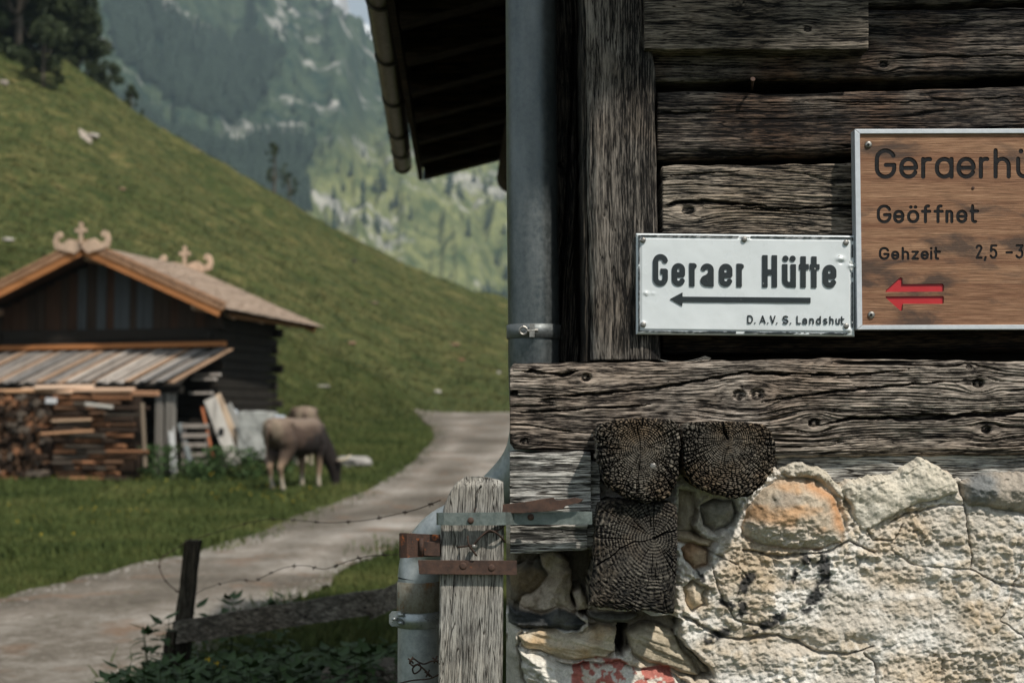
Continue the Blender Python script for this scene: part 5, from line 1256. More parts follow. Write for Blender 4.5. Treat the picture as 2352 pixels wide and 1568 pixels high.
sp_n = np.array(sp_n); far = sp_n[:, 1] > 16
tufts('grass', sp_n[~far], .085, .055, 5, M_gr, 3, 'short green grass along the gravel road', 'grass'); tufts('meadow_grass', sp_n[far], .13, .11, 5, M_gr, 4, 'green meadow grass around the barn and cows')
hs = []
for _ in range(14000):
    px = rs.uniform(-60, 1200); Y = rs.uniform(foot_d(px), ridge_d(px)); hs.append(((px - 1176) / FPX * Y, Y, 0.))
M_hg = grass_mat('hill_grass_blades', (.036, .046, .014), (.074, .080, .024), (.135, .118, .045))
tufts('hill_grass', np.array(hs), .13, .30, 5, M_hg, 6, 'coarse grass tussocks covering the steep hillside', lean=.6)
fl = []
for cx, cy, sx2, sy2, n_ in ((560, 1150, 60, 22, 70), (380, 1115, 90, 20, 50), (700, 1145, 40, 10, 20), (90, 1100, 90, 14, 40), (250, 1180, 160, 40, 70), (650, 1160, 60, 12, 40), (120, 1230, 120, 40, 40)):
    for _ in range(n_):
        g = ground_hit(rs.normal(cx, sx2 * .6), rs.normal(cy, sy2 * .6)) if rs.uniform() < .5 else None
        if g is not None: fl.append((g.x, g.y, g.z + rs.uniform(.1, .22)))
V, F = quads(np.array(fl), .015, rs); tag(link('buttercups', mesh_np('buttercups', V, F), flat_mat('yellow_petals', (.75, .52, .03), .6)), 'tiny yellow flowers scattered through the meadow', 'flowers', kind='stuff')
# loose stones on the road
st = []
for _ in range(7000):
    Y = rs.uniform(8, 40) if rs.uniform() < .4 else rs.uniform(8, 18); w = rs.uniform(0, 1); st.append((rl(Y) * (1 - w) + rr2(Y) * w, Y, rs.uniform(.006, .026) ** 1.0))
ico = MB(); t_ = (1 + 5 ** .5) / 2
ico.v = [(-1,t_,0),(1,t_,0),(-1,-t_,0),(1,-t_,0),(0,-1,t_),(0,1,t_),(0,-1,-t_),(0,1,-t_),(t_,0,-1),(t_,0,1),(-t_,0,-1),(-t_,0,1)]
ico.f = [(0,11,5),(0,5,1),(0,1,7),(0,7,10),(0,10,11),(1,5,9),(5,11,4),(11,10,2),(10,7,6),(7,1,8),(3,9,4),(3,4,2),(3,2,6),(3,6,8),(3,8,9),(4,9,5),(2,4,11),(6,2,10),(8,6,7),(9,8,1)]
iv = np.array(ico.v) / 1.9; Vs = []; Fs = []
sa = np.array(st); sz_ = terr(sa[:, 0], sa[:, 1])
for k, (x, y, r) in enumerate(st): Vs.append(iv * r * rs.uniform(.6, 1.3, 3) + (x, y, sz_[k] + .045 + r * .15)); Fs.append(np.array(ico.f) + 12 * k)
tag(link('loose_gravel', mesh_np('loose_gravel', np.concatenate(Vs), np.concatenate(Fs)), flat_mat('gravel_stones', (.42, .39, .35), .9, scale=3, var=.5)), 'loose pebbles lying on the gravel road', 'gravel', kind='stuff')

# boulders
def boulder(px, py, w, h, label, col=(.36, .34, .31), seed=0, name='boulder', group=None):
    p = ground_hit(px, py); pm = p.y / FPX; bm = bmesh.new(); bmesh.ops.create_icosphere(bm, subdivisions=3, radius=1)
    cs = np.array([v.co[:] for v in bm.verts]); nz = fbm(cs[:, 0] * 1.3 + 5 + seed, cs[:, 1] * 1.3 + cs[:, 2] * 1.7, 4, 60 + seed) - .5
    for v, nn in zip(bm.verts, nz):
        v.co = v.co * (1 + .7 * float(nn))
        v.co.z = max(min(v.co.z, .72), -.8); v.co = Vector((v.co.x * w * pm / 2, v.co.y * w * pm / 2.6, v.co.z * h * pm / 1.7))
    me = bpy.data.meshes.new(name); bm.to_mesh(me); bm.free()
    o = link(name, me, flat_mat('lichen_rock', col, .95, scale=5, var=.45, bump=.02)); o.location = p + Vector((0, 0, h * pm * .35)); o.rotation_euler.z = seed
    return tag(o, label, 'rock', group)
boulder(813, 1075, 76, 34, 'flat topped grey boulder in the grass behind the cow', seed=3)
for k, (px, py, w, h, lab, c_) in enumerate([(212, 326, 30, 12, 'pale rock at the lower end of the bare streak high on the hillside', (.5, .45, .4)), (18, 558, 34, 9, 'flat pale stone on the hillside left of the barn gable', (.5, .46, .4)), (812, 604, 12, 9, 'small dark stone on the middle of the hillside', (.08, .07, .06)),
    (1005, 903, 14, 10, 'small white stone low on the slope above the road', (.6, .56, .5)), (742, 893, 34, 6, 'long pale stone half sunk in grass above the cows', (.45, .42, .36)), (1146, 858, 10, 7, 'tiny pale stone on the slope nearest the downpipe', (.6, .56, .5)),
    (8, 196, 22, 14, 'pale stone below the trees at the left edge', (.45, .38, .33)), (1045, 796, 26, 8, 'reddish earth clod on the slope above the road bend', (.33, .20, .13)), (500, 690 - 330, 10, 6, 'small stone near the skyline of the hill', (.4, .36, .3)),
    (808, 792, 22, 8, 'reddish earth patch of stone on the slope right of the barn roof', (.36, .22, .14)), (1060, 830, 18, 7, 'orange earth clod just above the white stone', (.36, .2, .12)), (860, 700, 20, 6, 'brownish stone on the hillside right of the roof ridge', (.3, .22, .15)), (280, 440, 26, 7, 'ochre earth scar on the hillside above the barn', (.36, .24, .15))]):
    boulder(px, py, w, h, lab, c_, k, 'field_stone', 'stones scattered on the hillside')
# bare gravel streak on the slope
g0 = ground_hit(150, 290)
m = []; 
for i in range(30):
    t = i / 29; a = 148 + 62 * t; b = 290 + 36 * t; wq = 1 + 7 * t
    for s_ in (-1, -.3, .3, 1): m.append(tuple(ground_hit(a, b + s_ * wq) + Vector((0, 0, .06))))
tag(link('gravel_path', mesh_np('gravel_path', np.array(m), grid_faces(30, 4)[:, ::-1]), flat_mat('bare_earth', (.40, .34, .28), .95, scale=3)), kind='structure')
# ------------------------------------------------------------------ barn (built around its own origin: front right corner, x to the right, y into the depth)
BA = R(-14); BO = Vector((-6.55, 31.0, float(terr(-6.55, 31.0)) - .05))
cb, sb = math.cos(BA), math.sin(BA)
barn = thing('barn', 'old dark timber barn with a shingled gable roof and a lean-to of grey boards', 'barn', BO, BA)
def bw_mat(name, c, axis='x', var=.5, fine=30, rough=.9):
    n = NT(name, rough, spec=.15); f = fine
    g = n.noise(n.co({'x': (f / 14, f / 3, f), 'z': (f, f / 3, f / 14), 'y': (f, f / 14, f)}[axis]), 1, 4, .65)
    g2 = n.noise(n.co({'x': (.2, 3, 5), 'z': (5, 3, .2), 'y': (5, .2, 5)}[axis]), 1, 3, .6)
    cc = n.ramp(n.math('ADD', n.math('MULTIPLY', g, .5), n.math('MULTIPLY', g2, .5)), [(.3, tuple(v * (1 - var) * .6 for v in c)), (.5, tuple(v * .8 for v in c)), (.7, c)])
    n.col(cc); n.bump(g, .01, .7); return n.m
MB_dark = bw_mat('barn_dark_logs', (.030, .026, .021)); MB_dv = bw_mat('barn_gable_boards', (.050, .036, .026), 'z', fine=20)
MB_dv2 = bw_mat('barn_gable_boards_brown', (.065, .036, .022), 'z', fine=20); MB_dv3 = bw_mat('barn_gable_boards_silver', (.072, .080, .083), 'z', fine=30)
MB_or = bw_mat('orange_larch', (.50, .21, .08), 'x', .4); MB_pale = bw_mat('pale_carved_wood', (.70, .50, .36), 'z', .3)
MB_sh = bw_mat('larch_shingles', (.46, .26, .15), 'y', .6, 40); MB_shp = bw_mat('pale_shingles', (.47, .36, .275), 'y', .45, 40)
MB_grey = [bw_mat('silver_roof_board', (.35, .305, .265), 'y', .35), bw_mat('tan_roof_board', (.44, .29, .19), 'y', .35), bw_mat('pale_roof_board', (.58, .52, .46), 'y', .3), bw_mat('slate_roof_board', (.26, .245, .23), 'y', .4)]
BWd, BD = 5.15, 3.15                       # width, depth
ZE, ZP = 2.72, 4.0                        # wall plate, gable peak height inside
cxb = -BWd / 2
APX = 4.90
def zroof(x, z0=None): return APX - abs(x - cxb) * .435
# log walls: side wall right, front wall, back
for wallname, a, b in (('front_wall', (-BWd, 0), (0, 0)), ('side_wall', (0, 0), (0, BD)), ('back_wall', (-BWd, BD), (0, BD)), ('left_wall', (-BWd, 0), (-BWd, BD))):
    w = None; mb = MB(); k = 0; z = -.2; H = 3.66
    while z < H:
        h = .21 + .03 * math.sin(k * 2.1); A3 = Vector((a[0], a[1], z + h / 2)); B3 = Vector((b[0], b[1], z + h / 2)); d = (B3 - A3).normalized()
        ext = .24 + .07 * math.sin(k * 1.7) if (k + (0 if 'side' in wallname or 'left' in wallname else 1)) % 2 else -.02
        ex2 = .30 if k % 2 else 0
        mb.bar(A3 - d * ext, B3 + d * ext, .16, h * .93); z += h; k += 1
    mb.build(wallname, MB_dark, barn, world=False, bevel=.02, seg=1)
mb = MB(); mb.box((cxb, BD / 2, 1.7), (BWd - .1, BD - .1, 3.9)); mb.build('wall_core', flat_mat('barn_inside_dark', (.012, .010, .008), .95), barn, world=False)
# gable of vertical boards
rs = np.random.RandomState(12); x = -BWd - .1; k = 0
while x < .1:
    w = rs.uniform(.16, .25); zt_ = min(zroof(x), zroof(x + w)) - .05; zb_ = 3.22
    if zt_ > zb_ + .05:
        u = (x - cxb) / (BWd / 2); mt = MB_dv3 if (-.3 < u < .42 and rs.uniform() < .55) else (MB_dv2 if rs.uniform() < .5 else MB_dv)
        mb = MB(); yo = rs.uniform(-.015, .015); mb.box((x + w / 2, -.14 + yo, (zt_ + zb_) / 2), (w - .012, .03, zt_ - zb_)); o = mb.build('gable_board', mt, barn, world=False)
    x += w
mb = MB(); mb.box((cxb, -.09, 3.10), (BWd + .3, .16, .24)); mb.box((cxb, -.085, 2.87), (BWd + .2, .15, .20)); mb.build('gable_beam', MB_dark, barn, world=False, bevel=.02, seg=1)
# roof: shingle courses on both slopes, verge boards
OV, OF, OB = .74, .95, .55               # eave overhang, front and back overhang
sl_ = .435; xe = BWd / 2 + OV; Lr = math.hypot(xe, xe * sl_)
Ms_ = MB_shp
for side in (1, -1):
    mb = MB(); 
    def pt(r, y, off): # r: 0 ridge..1 eave
        r = r * (1 + (.07 * (y + OF) / (BD + OF + OB) if side == 1 else 0)); return Vector((cxb + side * xe * r, y, APX + .06 - xe * sl_ * r)) + Vector((side * sl_, 0, 1)).normalized() * off
    r0 = 26
    mb.add([pt(0, -OF, 0), pt(1, -OF, 0), pt(1, BD + OB, 0), pt(0, BD + OB, 0), pt(0, -OF, .05), pt(1, -OF, .05), pt(1, BD + OB, .05), pt(0, BD + OB, .05)], [(0,1,2,3),(7,6,5,4),(0,4,5,1),(1,5,6,2),(2,6,7,3),(3,7,4,0)])
    rf_ = mb.build('roof', bw_mat('roof_underside', (.05, .03, .02), 'y'), barn, world=False)
    mb = MB(); rsx = np.random.RandomState(4 + side)
    for q in range(24):
        y = -OF - .04
        while y < BD + OB:
            w = rsx.uniform(.12, .24); a0 = q / 24 - .006; a1 = (q + 1.7) / 24 + rsx.uniform(-.008, .008); a1 = min(a1, 1.03); o1 = .055; o2 = .09 + rsx.uniform(0, .014)
            vs = [pt(a0, y, o1), pt(a1, y, o2 - .016), pt(a1, y + w - .01, o2 - .016), pt(a0, y + w - .01, o1), pt(a0, y, o1 + .016), pt(a1, y, o2), pt(a1, y + w - .01, o2), pt(a0, y + w - .01, o1 + .016)]
            mb.add(vs, [(0,1,2,3),(7,6,5,4),(0,4,5,1),(1,5,6,2),(2,6,7,3),(3,7,4,0)]); y += w
    mb.build('shingles', Ms_, rf_, world=False)
    # verge: orange board with shingle ends above
    for nm, off, th, hh, mt, yy in (('verge_board', -.07, .05, .17, MB_or, -OF - .03), ('verge_trim', .06, .07, .10, MB_sh, -OF - .045), ('verge_board', -.06, .05, .15, MB_or, BD + OB + .03)):
        mb = MB(); a = pt(0, yy, off); b = pt(.985 if off < 0 else 1.0, yy, off); mb.bar(a, b, th, hh, up=(Vector((side * sl_, 0, 1))))
        mb.build(nm, mt, rf_, world=False)
    mb = MB()
    for q in range(52):
        a = pt(q / 52, -OF - .05, .13 + .02 * (q % 2)); b = pt((q + .80) / 52, -OF - .05, .165); mb.bar(a, b, .10, .06, up=Vector((side * sl_, 0, 1)))
    mb.build('shingle_edge', MB_sh, rf_, world=False)
for xx in (0, -BWd, cxb): # purlins sticking out
    z = zroof(xx) - .14; MB().tube([(xx, -OF + .12, z), (xx, BD + OB - .1, z)], .095, 10).build('purlin', bw_mat('purlin_wood', (.36, .25, .17), 'y'), barn, world=False, smooth=True)
for yy in (.1, 1.6, 3.2):
    MB().tube([(.05, yy, zroof(.05) - .12), (.50, yy, zroof(.50) - .10)], .07, 8).build('rafter_end', bw_mat('rafter_wood', (.50, .40, .33), 'x'), barn, world=False, smooth=True)
MB().tube([(.56, -.2, zroof(.56) - .05), (.56, BD + .5, zroof(.56) - .05)], .06, 8).build('eave_pole', bw_mat('eave_wood', (.40, .22, .12), 'y'), barn, world=False, smooth=True)
# carved gable ornaments: two curling heads and a cross, at both ends of the ridge
def ornament(y, sc, name='carved_head'):
    z0 = APX + .12
    Lh = [(-.02, -.12), (-.22, -.30), (-.40, -.24), (-.62, -.20), (-.92, -.12), (-.98, .10), (-.90, .34), (-.76, .40), (-.66, .30), (-.70, .20), (-.80, .22), (-.82, .08), (-.66, -.0), (-.44, .16), (-.22, .12), (-.04, .02)]
    for sgn in (-1, 1):
        mb = MB(); mb.prism([(cxb + sgn * -x * sc if sgn == 1 else cxb + x * sc, z0 + z * sc) for x, z in Lh], y - .03, y + .03)
        o = mb.build(name, MB_pale, barn, world=False); o['label'] = 'pale carved curling head on the gable peak'
    mb = MB(); mb.prism([(cxb + x * sc, z0 + z * sc) for x, z in ((-.05, 0), (-.05, .36), (-.19, .36), (-.19, .47), (-.05, .47), (-.05, .66), (.05, .66), (.05, .47), (.19, .47), (.19, .36), (.05, .36), (.05, 0))], y - .075, y - .02)
    o = mb.build('gable_cross', MB_pale, barn, world=False); o['label'] = 'pale wooden cross on the gable peak'
ornament(-OF - .09, .70); ornament(BD + OB + .08, .76)
# lean-to roof in front
LZ, LZ0 = 2.74, 1.98; LY0 = -1.55
n_b = 34; x = -BWd - .75; k = 0; x_end = .02
lean = MB(); lean.add([(x, -.1, LZ - .05), (x_end, -.1, LZ - .05), (x_end, LY0, LZ0 - .05), (x, LY0, LZ0 - .05), (x, -.1, LZ - .02), (x_end, -.1, LZ - .02), (x_end, LY0, LZ0 - .02), (x, LY0, LZ0 - .02)], [(0,1,2,3),(7,6,5,4),(0,4,5,1),(1,5,6,2),(2,6,7,3),(3,7,4,0)])
lo_ = lean.build('lean_to_roof', MB_dark, barn, world=False)
while x < x_end:
    w = rs.uniform(.15, .24); l = rs.uniform(-.08, .06); mt = MB_grey[rs.choice(4, p=[.32, .28, .28, .12]) if x > -3 else rs.choice(4, p=[.5, .12, .12, .26])]
    mb = MB(); mb.bar((x + w / 2 + .34, -.06, LZ + .015 + .03 * (k % 2)), (x + w / 2 - .34, LY0 + l, LZ0 + .015 + .03 * (k % 2)), w, .028, up=(0, 0, 1)); mb.build('roof_board', mt, lo_, world=False); x += w * .9; k += 1
MB().bar((-BWd - .4, -.18, LZ + .09), (.42, -.18, LZ + .13), .08, .10).build('flashing_board', MB_or, lo_, world=False)
for xx in (-.52, -.28, -3.6):
    mb = MB(); mb.box((xx, LY0 + .25, .88), (.16, .16, 2.2)); mb.build('lean_to_post', bw_mat('grey_post', (.26, .24, .21), 'z'), barn, world=False)
MB().bar((-BWd - .6, LY0 + .2, LZ0 - .12), (.0, LY0 + .2, LZ0 - .12), .12, .14).build('lean_to_beam', MB_dark, barn, world=False)
mb = MB()
for k, (z, xx) in enumerate(((2.2, .1), (2.1, .05), (1.8, .02))): mb.bar((-.25, -.30 - .1 * k, z), (.26 + xx, -.34 - .1 * k, z), .12, .05)
mb.build('projecting_boards', MB_grey[2], barn, world=False)
def bl(x, y, z=None):            # barn-local -> world
    X = BO.x + x * cb - y * sb; Y = BO.y + x * sb + y * cb
    return Vector((X, Y, float(terr(X, Y)) if z is None else BO.z + z))

# ------------------------------------------------------------------ firewood stack
rs = np.random.RandomState(31)
FW = [bw_mat('split_firewood_' + nm, c, 'y', .5, 60) for nm, c in (('brown', (.15, .085, .05)), ('grey', (.17, .135, .105)), ('orange', (.34, .165, .085)), ('dark', (.05, .033, .023)))]
def billet(seed, L=.42):
    r_ = np.random.RandomState(seed); n_ = r_.randint(4, 7); mb = MB(); a = np.sort(r_.uniform(0, 6.283, n_)); a = np.linspace(0, 6.283, n_ + 1)[:-1] + r_.uniform(-.35, .35, n_)
    pr = [(math.cos(q) * r_.uniform(.75, 1.2), math.sin(q) * r_.uniform(.6, 1.1)) for q in a]; return mb.prism(pr, -L / 2, L / 2)
bm_ = []
for k in range(10):
    b = billet(k); me = bpy.data.meshes.new('firewood_log'); me.from_pydata(b.v, [], b.f); me.update(); me.materials.append(FW[[0, 1, 2, 3, 0, 1, 0, 2, 0, 1][k]]); bm_.append(me)
def put_log(me, loc, rx, rz, s, ln, lab, grp):
    o = bpy.data.objects.new('firewood_log', me); COL.objects.link(o); o.location = loc; o.scale = (s, ln, s); o.rotation_euler = (0, rx, rz)
    return tag(o, lab, 'firewood', grp)
# bearing lines: local barn coordinates, stack front at y = -2.3
z0 = lambda x: 0.0
cnt = 0
for row in range(16):
    x = -4.75 + (row % 2) * .05
    while x < -2.48 - row * .004:
        s = rs.uniform(.058, .095); p = bl(x, -2.25 + rs.uniform(-.10, .08)); z = float(terr(-9.5, 29)) + .06 + row * .110
        put_log(bm_[rs.randint(10) if rs.uniform() < .75 else 3], (p.x, p.y, z + rs.uniform(-.012, .012)), rs.uniform(0, 6), BA + rs.uniform(-.15, .15), s, 1.0, 'split log laid end-on in the brown left half of the woodpile', 'logs laid end-on in the left half of the woodpile'); x += s * 1.5 + .035; cnt += 1
        if cnt >= 290: break
print('end-on logs', cnt)
cnt2 = 0
for row in range(16):
    x = -2.44 + rs.uniform(0, .1)
    while x < -.95 - row * .01:
        L = rs.uniform(.30, .95) if row > 3 else rs.uniform(.2, .5); p = bl(x + L / 2, -2.28 + rs.uniform(-.08, .06)); z = float(terr(-9.5, 29)) + .06 + row * .110
        put_log(bm_[[0, 2, 1, 0, 2, 7, 3, 4][rs.randint(8)]], (p.x, p.y, z), rs.uniform(-.14, .14), BA + R(90) + rs.uniform(-.25, .25), rs.uniform(.042, .066), L / .42, 'split log laid lengthwise in the orange right half of the woodpile', 'logs laid lengthwise in the right half of the woodpile'); x += L * .93; cnt2 += 1
print('lengthwise', cnt2)
mb = MB(); p = bl(-3.4, -1.95, .0); mb.box((-2.85, -1.92, .86), (4.3, .30, 1.70));  # backs the woodpile; dark colour stands in for the shaded lean-to inside
mb2 = MB(); o = mb.build('log_pile_core', FW[3], None, world=False); o.location = BO; o.rotation_euler = (0, 0, BA); tag(o, 'dark block behind the front logs for the rest of the firewood and the unlit lean-to inside', 'firewood', kind='stuff')
TOPZ = float(terr(-9.5, 29)) + 1.84 - BO.z
tops = [(-5.6, .55, 0, 1.9, .22, 0, 'grey plank at the left end on top of the woodpile', (.48, .47, .45)), (-4.3, .50, .02, 1.9, .26, .05, 'orange plank beside the grey one on top of the woodpile', (.60, .36, .21)),
        (-3.6, .62, .04, 1.4, .3, -.12, 'pale orange slab tilted up on the middle of the woodpile', (.68, .46, .31)), (-3.15, .45, .09, 1.2, .22, .35, 'pale board lying crosswise on the middle of the woodpile', (.70, .50, .36)),
        (-2.5, .55, .03, 1.9, .20, -.06, 'long pale slab reaching to the right on the woodpile', (.66, .44, .30)), (-1.75, .5, -.02, 1.5, .10, .0, 'round orange pole jutting past the right end of the woodpile', (.48, .26, .15)),
        (-3.9, .4, .0, 1.1, .12, .1, 'short orange offcut under the pale slabs on the woodpile', (.52, .30, .16))]
for k, (x, yo, zo, L, w, rz, lab, c) in enumerate(tops):
    x = x + .95; p = bl(x, -2.35 + yo * .3 - .05 * k * .3); mb = MB(); mb.bar((-L / 2, 0, 0), (L / 2, 0, .03 * math.sin(k * 2.3)), w, .05 if w > .11 else .10); o = mb.build('plank', bw_mat('slab_' + str(k), c, 'x', .35), None, world=False, bevel=.01, seg=1)
    o.location = (p.x, p.y, BO.z + TOPZ + zo); o.rotation_euler = (R(14 if k in (2, 3, 4) else 4), 0, BA + rz); tag(o, lab, 'plank')
for k, (x, y, w_, h_, lab, c, nm) in enumerate([(-2.35, -2.5, .24, .12, 'white painted offcut poking out near the top of the woodpile', (.72, .72, .72), 'wood_offcut'), (-1.25, -2.52, .62, .07, 'pale grey board lying across the front of the woodpile', (.60, .56, .50), 'plank'),
        (-1.85, -2.55, .9, .05, 'upper long batten in the front of the woodpile', (.55, .38, .25), 'batten'), (-1.95, -2.55, 1.2, .05, 'lower bright orange batten in the front of the woodpile', (.64, .36, .20), 'batten')]):
    zz = (1.52, 1.42, 1.12, .88)[k]; p = bl(x, y); mb = MB(); mb.box((0, 0, 0), (w_, .06, h_)); o = mb.build(nm, bw_mat('bat' + str(k), c, 'x', .2), None, world=False, bevel=.008, seg=1)
    o.location = (p.x, p.y, BO.z + zz + .1); o.rotation_euler = (0, R((2, 6, -2, -3)[k]), BA); tag(o, lab, nm.replace('_', ' '))
def stick(name, px0, py0, px1, py1, Y, w, c, lab, cat, th=.04, axis='z'):
    a = PV(px0, py0, Y + .45); b = PV(px1, py1, Y); t = thing(name, lab, cat, b) ; mb = MB(); mb.bar(a, b, w, th, up=(0, -1, .1)); o = mb.build(name + '_board', bw_mat('mat_' + name + str(int(px0)), c, axis, .3, 40), t, bevel=.006, seg=1); return t
def stick1(name, px0, py0, px1, py1, Y, w, c, lab, cat, th=.04, dy=.45):
    a = PV(px0, py0, Y + dy); b = PV(px1, py1, Y); mb = MB(); mb.bar(a - b, (0, 0, 0), w, th, up=(0, -1, .1)); o = mb.build(name, bw_mat('mat_' + name + str(int(px0)), c, 'z', .35, 14), None, world=False, bevel=.006, seg=1); o.location = b; return tag(o, lab, cat)
YB_ = 29.6
stick1('wooden_stake', 327, 925, 334, 1072, 28.9, .07, (.28, .22, .16), 'upright stake holding the right end of the woodpile', 'stake', .06, 0)
pl1 = stick1('plank', 482, 915, 540, 1068, YB_, .27, (.52, .49, .44), 'wide pale plank with a square hole leaning on the barn', 'plank')
mb = MB(); p_ = PV(508, 990, YB_ + .16); mb.box(p_, (.10, .03, .14)); mb.build('square_hole', flat_mat('hole_dark', (.01, .01, .01)), pl1)
stick1('plank', 500, 905, 556, 1040, YB_ + .2, .13, (.55, .42, .30), 'narrow tan plank leaning beside the wide pale one', 'plank')
stick1('plank', 520, 930, 570, 1030, YB_ + .35, .22, (.30, .30, .28), 'grey weathered plank with slots leaning behind the others', 'plank')
stick1('pole', 464, 935, 492, 1062, YB_ - .1, .05, (.42, .15, .07), 'thin red pole leaning at the corner of the lean-to', 'pole')
stick1('plank', 392, 960, 400, 1085, YB_ - .2, .12, (.52, .53, .52), 'short pale board standing in the weeds right of the woodpile', 'plank')
stick1('plank', 412, 972, 440, 1066, YB_ - .1, .10, (.20, .22, .22), 'dark slanting board in front of the slatted pallet', 'plank')
# slatted pallet
pt_ = thing('pallet', 'grey slatted pallet propped under the lean-to posts', 'pallet', PV(450, 1068, YB_ + .1))
for x in (424, 476): mb = MB(); mb.bar(PV(x, 972, YB_ + .2), PV(x, 1066, YB_ + .1), .05, .06, up=(0, -1, 0)); mb.build('pallet_post', MB_grey[0], pt_)
for y in (978, 1000, 1022, 1044, 1062): mb = MB(); mb.bar(PV(418, y, YB_ + .1), PV(480, y - 1, YB_ + .1), .03, .085, up=(0, 0, 1)); mb.build('slat', MB_grey[0], pt_)
# white crates / old stove-like block
def lumpy(name, px, py, Y, w, d, h, c, lab, cat, seed, var=.3, leanx=0):
    p = PV(px, py, Y); bm = bmesh.new(); bmesh.ops.create_cube(bm, size=1); bmesh.ops.subdivide_edges(bm, edges=bm.edges[:], cuts=9, use_grid_fill=True)
    cs = np.array([v.co[:] for v in bm.verts]); nz = fbm(cs[:, 0] * 3 + seed, cs[:, 2] * 3 + cs[:, 1] * 2, 4, seed) - .5
    for v, q in zip(bm.verts, nz):
        c0 = v.co * (1 - .10 * max(0, v.co.length - .62)); v.co = Vector(((c0.x + float(q) * .10 + leanx * c0.z) * w, (c0.y + float(q) * .10) * d, (c0.z + .5 + float(q) * .06) * h))
    me = bpy.data.meshes.new(name); bm.to_mesh(me); bm.free()
    n = NT('mat_' + name + str(seed), .8); a = n.noise(n.co((1, 1, .7)), 4, 5, .7, .6); n.col(n.ramp(a, [(.36, tuple(v * var for v in c)), (.52, c)])); n.bump(a, .03, .6)
    o = link(name, me, n.m, smooth=False); o.location = p; o.rotation_euler.z = BA; return tag(o, lab, cat)
lumpy('weathered_block', 592, 1052, 29.9, .66, .55, .98, (.40, .40, .37), 'big pale lichen covered block standing at the barn corner', 'block', 3, .45)
lumpy('plastic_sheet', 622, 1040, 30.2, .45, .5, .80, (.52, .56, .62), 'bluish white sheet heaped behind the pale block', 'plastic sheet', 5, .75)
lumpy('milk_drum', 527, 1006, 30.6, .26, .26, .62, (.72, .76, .80), 'rounded white drum half hidden behind the leaning planks', 'drum', 7, .8)
# weeds at the foot of the barn
def leafy(name, base, H, Wd, n_, ls, mat, seed, lab, cat='plant', group=None):
    rs_ = np.random.RandomState(seed); pts = np.c_[rs_.normal(size=(n_, 2)) * Wd * .4, rs_.uniform(.03, 1, n_) ** .9 * H]; V, F = quads(pts, ls, rs_)
    t = thing(name, lab, cat, base, 0, group); link('foliage', mesh_np('foliage', V, F), mat, t, world=False)
    mb = MB()
    for k in range(5): mb.tube([(rs_.normal() * Wd * .1, rs_.normal() * Wd * .1, 0), (rs_.normal() * Wd * .35, rs_.normal() * Wd * .35, H * .9)], [.01, .004], 4)
    mb.build('stem', M_stem, t, world=False); return t
for k, (px, py, Y, H, Wd, lab) in enumerate([(370, 1082, 29.2, .75, .5, 'tall weeds between the woodpile and the standing boards'), (500, 1075, 29.4, .7, .55, 'weeds at the foot of the red pole'), (575, 1076, 29.5, .65, .6, 'weeds in front of the pale block'), (460, 1080, 29.1, .45, .5, 'low weeds in front of the pallet'), (636, 1062, 29.9, .6, .4, 'weeds right of the pale block behind the cow')]):
    p = PV(px, py, Y); p.z = float(terr(p.x, p.y)); leafy('weed', p, H, Wd, 420, .05, M_nettle, 90 + k, lab)

